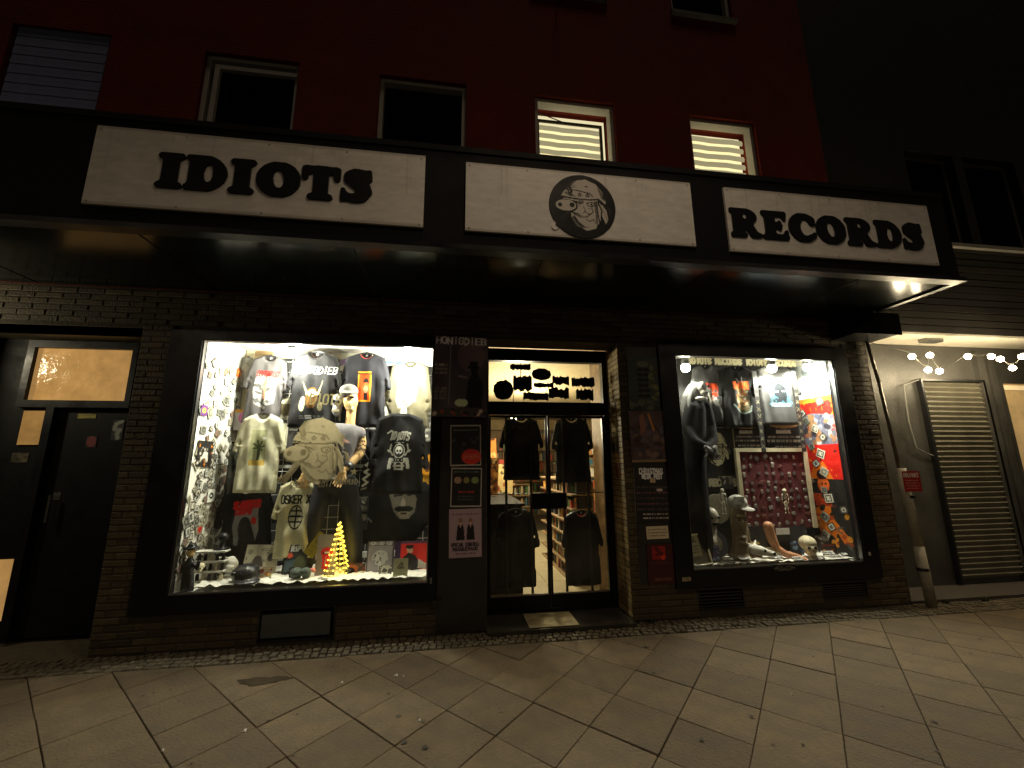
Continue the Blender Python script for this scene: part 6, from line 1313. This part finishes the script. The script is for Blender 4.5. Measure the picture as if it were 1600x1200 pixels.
for k, (px, lb, ops, base) in enumerate((
    ((677, 527, 761, 652), 'large HONIGDIEB concert poster with hatted silhouette', None, (.20,.17,.19)),
    ((704, 664, 752, 728), 'framed dark poster with red ellipse', None, (.10,.10,.10)),
    ((704, 731, 752, 792), 'framed dark poster with three faces', None, (.08,.08,.08)),
    ((702, 795, 753, 871), 'pale pink poster with two women in black', None, (.66,.56,.60)),
    ((981, 558, 1028, 640), 'dark poster with stacked spiky band logos', None, (.17,.19,.17)),
    ((985, 642, 1040, 722), 'fantasy painted poster in brown frame', None, (.26,.20,.20)),
    ((991, 730, 1050, 816), 'black concert poster with white Christmas headline', None, (.07,.065,.07)),
    ((1010, 822, 1044, 842), 'small white notice under the Christmas poster', None, (.80,.74,.62)),
    ((1011, 850, 1052, 912), 'dark red poster lowest on the right pillar', None, (.16,.035,.035)))):
    x, z0, W, H = span(*px, -.012); A = Art(W, H, base, 100 if k != 7 else 40)
    if k == 0:
        A.n(.06, 4); A.e(.68,.75,.25,.2,(.36,.28,.30),.5); A.t('HONIGDIEB', .03,.90,.97,.98,(.62,.60,.60),.008,0,.004); A.p([(.60,.12),(.62,.42),(.70,.52),(.66,.60),(.80,.60),(.82,.50),(.92,.42),(.90,.12)], (.05,.045,.05)); A.r(.62,.60,.84,.625,(.04,.04,.04)); A.r(.66,.62,.80,.68,(.04,.04,.04)); A.r(.29,.14,.30,.88,(.35,.34,.33)); A.e(.52,.17,.12,.05,(.58,.62,.50)); A.lines(.02,.5,.24,.66,3,(.5,.48,.42)); A.lines(.02,.2,.24,.36,4,(.38,.36,.34)); A.r(0,0,1,.1,(.2,.18,.17)); A.blobs(12,.03,.03,.97,.08,(.02,.04),[(.62,.56,.5),(.45,.2,.15),(.1,.1,.1)]); A.l([(.45,.5),(.60,.48)], .01, (.4,.34,.34))
    elif k in (1, 2):
        A.r(0,0,.03,1,(.5,.48,.45)); A.r(.97,0,1,1,(.5,.48,.45)); A.r(0,.97,1,1,(.5,.48,.45)); A.r(0,0,1,.03,(.5,.48,.45))
        if k == 1: A.e(.68,.22,.32,.19,(.72,.16,.12)); A.lines(.1,.84,.9,.9,1,(.45,.44,.42)); A.lines(.42,.16,.95,.3,3,(.85,.45,.38)); A.blobs(14,.1,.35,.9,.7,(.02,.07),[(.2,.2,.2),(.28,.27,.26)],.5)
        else: A.lines(.08,.86,.92,.93,1,(.3,.36,.3)); A.e(.22,.68,.12,.09,(.45,.36,.3)); A.e(.5,.68,.1,.08,(.38,.36,.2)); A.e(.78,.68,.12,.09,(.34,.4,.24)); A.lines(.25,.34,.75,.42,1,(.6,.15,.15)); A.lines(.25,.15,.75,.3,2,(.25,.25,.25))
    elif k == 3:
        for cx_ in (.35, .66): A.e(cx_,.74,.05,.045,(.80,.66,.55)); A.e(cx_,.76,.065,.05,(.45,.28,.14),.6); A.p([(cx_-.13,.36),(cx_-.10,.62),(cx_-.05,.69),(cx_+.05,.69),(cx_+.10,.62),(cx_+.13,.36)], (.10,.08,.09)); A.p([(cx_-.04,.70),(cx_+.04,.70),(cx_,.60)], (.80,.66,.58))
        A.lines(.08,.86,.92,.92,1,(.4,.3,.34)); A.t('SPECIAL CONSTELL', .08,.23,.94,.30,(.15,.12,.14),.010); A.t('MASQUERADE', .12,.14,.90,.21,(.15,.12,.14),.010); A.lines(.2,.06,.8,.10,1,(.3,.22,.25))
    elif k == 4:
        for j in range(6): A.p([(.28,.74-.10*j),(.36,.80-.10*j),(.5,.77-.1*j),(.66,.80-.10*j),(.72,.74-.10*j),(.6,.72-.1*j),(.5,.735-.1*j),(.4,.72-.1*j)], (.04,.04,.04))
        A.blobs(26,.0,.0,1,.2,(.03,.08),[(.28,.30,.24),(.12,.13,.12)],.7); A.blobs(22,.72,.1,1,.8,(.03,.07),[(.36,.38,.22),(.22,.24,.15)],.8); A.e(.5,.86,.2,.06,(.3,.31,.28))
    elif k == 5:
        A.n(.05, 6); A.blobs(46,.05,.05,.95,.75,(.03,.10),[(.35,.25,.27),(.2,.2,.25),(.42,.34,.3),(.3,.3,.36),(.16,.12,.12)],.7); A.p([(.30,.9),(.42,.95),(.45,.6),(.3,.55)], (.45,.30,.25)); A.l([(.56,.93),(.64,.72),(.68,.62)], .02, (.62,.42,.14)); A.r(0,0,1,.04,(.42,.35,.24)); A.r(.96,0,1,1,(.38,.32,.22))
    elif k == 6:
        A.t('CHRISTMAS', .15,.88,.78,.97,(.75,.70,.62),.012); A.t('METAL FEST', .22,.79,.76,.87,(.75,.70,.62),.011); A.r(.42,.72,.56,.79,(.5,.42,.34)); 
        for j in range(5): A.lines(.05,.60-.1*j,.95,.66-.1*j,1,(.28+.1*(j%2),.22,.20))
        A.e(.66,.58,.08,.03,(.55,.5,.48)); A.lines(.2,.12,.85,.17,1,(.70,.66,.60)); A.lines(.2,.05,.85,.10,1,(.70,.66,.60)); A.l([(0,0),(0,1)], .01, (.3,.3,.28))
    elif k == 7: A.lines(.1,.15,.9,.85,3,(.3,.28,.22))
    elif k == 8: A.r(.2,.62,.7,.95,(.42,.06,.04)); A.blobs(8,.25,.65,.65,.92,(.04,.08),[(.6,.15,.1),(.2,.03,.03)]); A.lines(.25,.08,.9,.15,2,(.45,.30,.26)); A.lines(.1,.5,.8,.54,1,(.3,.1,.08))
    A.a = np.clip(A.a*(1.55 if k != 3 and k != 7 else 1.1)+.03, 0, 1)
    yy = -.012-.0015*(k % 3) if k else -.040
    tag(panel('poster', A, (x, yy, z0), rot=(0, R_((-1)**k*.8), 0)), lb, 'poster')
# pillar cladding in dark tile either side of the door
MB().box(-.125, .325, -.010, .0015, .02, 2.75).build('pillar_panel', mat('pillar_tile', (.028,.024,.02), rough=.45, var=.4, scale=4, bump=.2), BLD)
MB().box(1.835, 2.195, -.010, .0015, .34, 2.75).build('pillar_panel', MATS['pillar_tile'], BLD)
# stickers on the reveal and frame
for nm, X, y, z, W, H, col, lb in (('sticker', 1.735, .18, 2.0, .12, .16, (.45,.40,.30), 'faded pale sticker on the brick door reveal, upper one'), ('sticker', 1.735, .15, 1.35, .10, .15, (.42,.16,.10), 'faded reddish sticker on the brick door reveal'), ('sticker', 1.735, .2, 1.62, .14, .10, (.10,.12,.16), 'dark blue sticker on the brick door reveal')):
    A = Art(W, H, col, 24); A.n(.2, 4); tag(panel(nm, A, (X, y, z), rot=(0, 0, -R_(90))), lb, 'sticker')
for (u, v, W, H, col, lb) in ((1073, 908, .09, .035, (.62,.56,.42), 'pale torn sticker under the left end of right window frame'), (1359, 868, .03, .035, (.7,.68,.62), 'tiny white sticker at the lower right window frame corner'), (673, 912, .02, .05, (.45,.44,.42), 'tiny grey latch mark at lower right of left window frame'), (682, 943, .09, .03, (.10,.10,.11), 'dark metal plate on the wall under the left window')):
    p = at(u, v, -.04); A = Art(W, H, col, 16); A.n(.15, 4); tag(panel('sticker', A, (p[0], -.0385, p[2]), M_PAP), lb, 'sticker')
# damp stain, litter and weed on the pavement
def flat_blob(u, v, rx, ry, z, nm, lb, cat, material, seed):
    d = (u-800)/FPX*R2-(v-600)/FPX*U2+Fw; P = CAM+d*(-CAM[2]/d[2]); r = np.random.default_rng(seed); n = 40; a = np.linspace(0, 2*math.pi, n, endpoint=False)
    rad = 1+.18*np.sin(3*a+r.uniform(0, 6))+.12*np.sin(7*a+r.uniform(0, 6))+.08*np.sin(13*a)
    m_ = MB(); m_.add([(P[0]+rx*q*math.cos(t), P[1]+ry*q*math.sin(t), z) for q, t in zip(rad, a)]+[(P[0]+rx*q*.9*math.cos(t), P[1]+ry*q*.9*math.sin(t), z+.0015) for q, t in zip(rad, a)], [(i, (i+1)%n, n+(i+1)%n, n+i) for i in range(n)]+[tuple(range(n, 2*n))])
    return tag(m_.build(nm, material), lb, cat)
o = flat_blob(411, 1064, .17, .055, .0045, 'damp_stain', 'dark damp stain on the paving below the left window', 'stain', mat('damp', (.040,.028,.014), rough=.7, var=.3, spec=.2), 3)
for k, (u, v, lb) in enumerate(((630, 1058, 'tiny paper scrap lying left of the damp-free slab near door'), (533, 1068, 'tiny white scrap right of the damp stain'), (380, 1144, 'pale cigarette end on a slab below the left window'), (253, 1175, 'white crumb near the lower left of pavement'), (654, 1128, 'white crumb on the slab in front of the poster pillar'), (618, 1057, 'pale crumb beside the paper scrap'), (1238, 1086, 'small pale scrap on the pavement before the right window'))):
    d = (u-800)/FPX*R2-(v-600)/FPX*U2+Fw; P = CAM+d*(-CAM[2]/d[2]); s = .008+.004*(k % 3)
    m_ = MB(); m_.add([(P[0]-s, P[1], .003), (P[0]+s, P[1]-s*.5, .004), (P[0]+s*.8, P[1]+s, .010), (P[0]-s*.5, P[1]+s*.8, .006), (P[0], P[1]+s*.2, .014)], [(0,1,4),(1,2,4),(2,3,4),(3,0,4)]); tag(recenter(m_.build('litter', mat('paper_scrap', (.6,.57,.5)))), lb, 'litter')
for kk, (x0_, lb) in enumerate(((5.25, 'small weed growing at the foot of the neighbouring plinth'), (5.75, 'tuft of weed further right along the plinth'), (1.9, 'tiny grass tuft at the pillar base right of door'))):
    q = MB(); rr = random.Random(kk)
    for k in range(26):
        a = rr.uniform(0, 6.28); L = rr.uniform(.02, .06); b0 = Vector((x0_+rr.uniform(-.05, .05), -.02+rr.uniform(-.015, .005), -.005)); tip = b0+Vector((math.cos(a)*L*.6, -abs(math.sin(a))*L*.6, L)); s = Vector((-math.sin(a), math.cos(a), 0))*.004
        q.add([b0-s, b0+s, (b0+tip)/2+s*1.2+Vector((0,0,.005)), tip, (b0+tip)/2-s*1.2+Vector((0,0,.005))], [(0,1,2,4),(4,2,3)])
    tag(recenter(q.build('weed', mat('weed_green', (.06,.075,.02), rough=.7))), lb, 'weed')

A = Art(.47, .36, (.62,.58,.46), 40); A.n(.12, 9); A.lines(.05,.05,.95,.95,9,(.52,.48,.38),.4)  # pale mat added where door light spills; the brightness is in its colour
tag(panel('spill_mat', A, (.955, -.07, .0325), M_FAB, .004, rot=(-R_(90), 0, 0)), 'pale mat added on the step for the light spilling through the door', 'spill_mat')

# more stock between the larger pieces
def gen(seed, base, cols):
    def f(A):
        r = random.Random(seed); A.n(.05, 5)
        for k in range(10): A.e(r.random(), r.random(), r.uniform(.05, .25), r.uniform(.05, .2), r.choice(cols), .8, r.uniform(0, 3))
        A.r(.08, .86, .92, .95, r.choice(cols), .8)
    return f
GR = [(.5,.48,.44), (.2,.19,.18), (.75,.73,.68), (.35,.33,.3)]; WM = [(.7,.35,.12), (.5,.12,.08), (.8,.7,.4), (.15,.12,.1)]; BL_ = [(.2,.35,.5), (.5,.6,.7), (.12,.15,.2), (.7,.72,.7)]
for k, (bx, Y, base, cols, lb) in enumerate((
    ((446, 668, 470, 700), .74, (.3,.3,.3), GR, 'grey sleeve on the grid left of the pig decal'), ((560, 590, 580, 622), .76, (.5,.45,.35), WM, 'tan sleeve behind the mannequin cap on the grid'),
    ((598, 590, 610, 640), .74, (.35,.3,.2), WM, 'narrow brown sleeve between black and olive shirts'), ((440, 655, 452, 690), .76, (.7,.68,.6), GR, 'pale sleeve peeking from behind the palm tree shirt'),
    ((566, 672, 590, 700), .76, (.12,.14,.15), BL_, 'blue grey sleeve right of the mannequin shoulder'), ((556, 775, 576, 800), .44, (.1,.1,.1), GR, 'small dark framed photo card right of mannequin hip'),
    ((556, 803, 574, 828), .44, (.12,.12,.12), GR, 'second small dark photo card right of mannequin thigh'), ((664, 640, 674, 690), .60, (.16,.16,.15), GR, 'dark grey sleeve at right edge of the left window'),
    ((400, 886, 424, 908), .24, (.62,.58,.5), WM, 'cream single sleeve lying before the beige LP'), ((544, 880, 570, 900), .34, (.2,.18,.17), WM, 'brown single sleeve right of the light tree'),
    ((452, 886, 466, 908), .20, (.1,.1,.1), GR, 'black single sleeve in front of the dark LP sleeve'), ((337, 874, 352, 900), .40, (.2,.2,.2), GR, 'dark single sleeve behind the tiered shelf'),
    ((592, 884, 612, 906), .20, (.8,.78,.7), GR, 'white single sleeve in front of the grey LP'))):
    board(bx, Y, gen(k, base, cols), 'record_sleeve', lb, 'record sleeve', base, 44, tilt=R_(random.uniform(-4, 4)), lean=R_(-6))
for k, (bx, Y, base, cols, lb) in enumerate((
    ((1112, 640, 1128, 664), .48, (.4,.38,.35), GR, 'grey card behind the nun figure, under the shirts'), ((1128, 742, 1146, 764), .40, (.15,.14,.14), GR, 'dark label card left of the pin board frame'),
    ((1106, 852, 1124, 876), .12, (.25,.2,.35), BL_, 'violet single sleeve left of head statue'), ((1172, 846, 1190, 872), .26, (.3,.16,.1), WM, 'rust single sleeve behind the animal skull'),
    ((1238, 846, 1256, 870), .28, (.12,.12,.14), BL_, 'navy single sleeve left of the human skull'), ((1278, 836, 1300, 862), .36, (.12,.1,.1), GR, 'black band card right of the human skull'),
    ((1286, 850, 1310, 874), .22, (.16,.14,.12), WM, 'brown card in the right corner of the window floor'), ((1280, 806, 1296, 830), .44, (.5,.3,.12), WM, 'ochre card beside the pin board lower corner'),
    ((1068, 760, 1082, 790), .40, (.2,.2,.2), GR, 'dark card behind the robe hem of nun figure'), ((1072, 790, 1084, 816), .40, (.55,.53,.5), GR, 'pale card low behind the nun figure'))):
    board(bx, Y, gen(50+k, base, cols), 'record_sleeve', lb, 'record sleeve', base, 44, tilt=R_(random.uniform(-6, 6)), lean=R_(-8))
shirt('hoodie', 'black hooded jacket hanging at the right edge of left window', (640, 586, 682, 742), .68, (.13,.13,.125), lambda A: (A.l([(.5,1),(.5,0)], .006, (.4,.4,.4)), A.t('HC', .15,.5,.45,.6,(.6,.58,.5),.012)), cat='jacket', seed=41, n=80, sleeve=.5)
shirt('t_shirt', 'dark olive shirt behind the cream palm tree shirt', (336, 690, 384, 800), .70, (.16,.16,.13), None, seed=42, n=60, hanger=False)
shirt('t_shirt', 'black shirt hanging behind the mannequin and pig decal', (452, 660, 520, 780), .70, (.10,.10,.10), lambda A: g_(A, .3,.4,.7,.8,GR,16), seed=43, n=70, hanger=False)
MBx = MB().box(float(at(531, 800, .62)[0]), float(at(566, 800, .62)[0]), .60, .66, .47, float(at(540, 765, .62)[2]))
tag(recenter(MBx.build('display_case', BLACK)), 'tall narrow black case behind the mannequin legs', 'case')

# trodden gum spots, one scatter of flecks
q = MB(); rr = random.Random(9)
for k in range(170):
    x_, y_ = rr.uniform(-3.5, 7), rr.uniform(-3.0, -.35); r_ = rr.choice((.006, .009, .013, .018)); n_ = 9; a0 = rr.random()
    q.add([(x_+r_*rr.uniform(.8, 1.15)*math.cos(a0+2*math.pi*i/n_), y_+r_*rr.uniform(.8, 1.15)*math.sin(a0+2*math.pi*i/n_), .0048) for i in range(n_)]+[(x_, y_, .0066)], [(i, (i+1)%n_, n_) for i in range(n_)])
o = q.build('gum_spots', mat('old_gum', (.055,.042,.026), rough=.8, var=.3, rnd=.5), None, kind='stuff'); tag(o, 'dark trodden gum spots scattered over the paving slabs', 'gum spots')
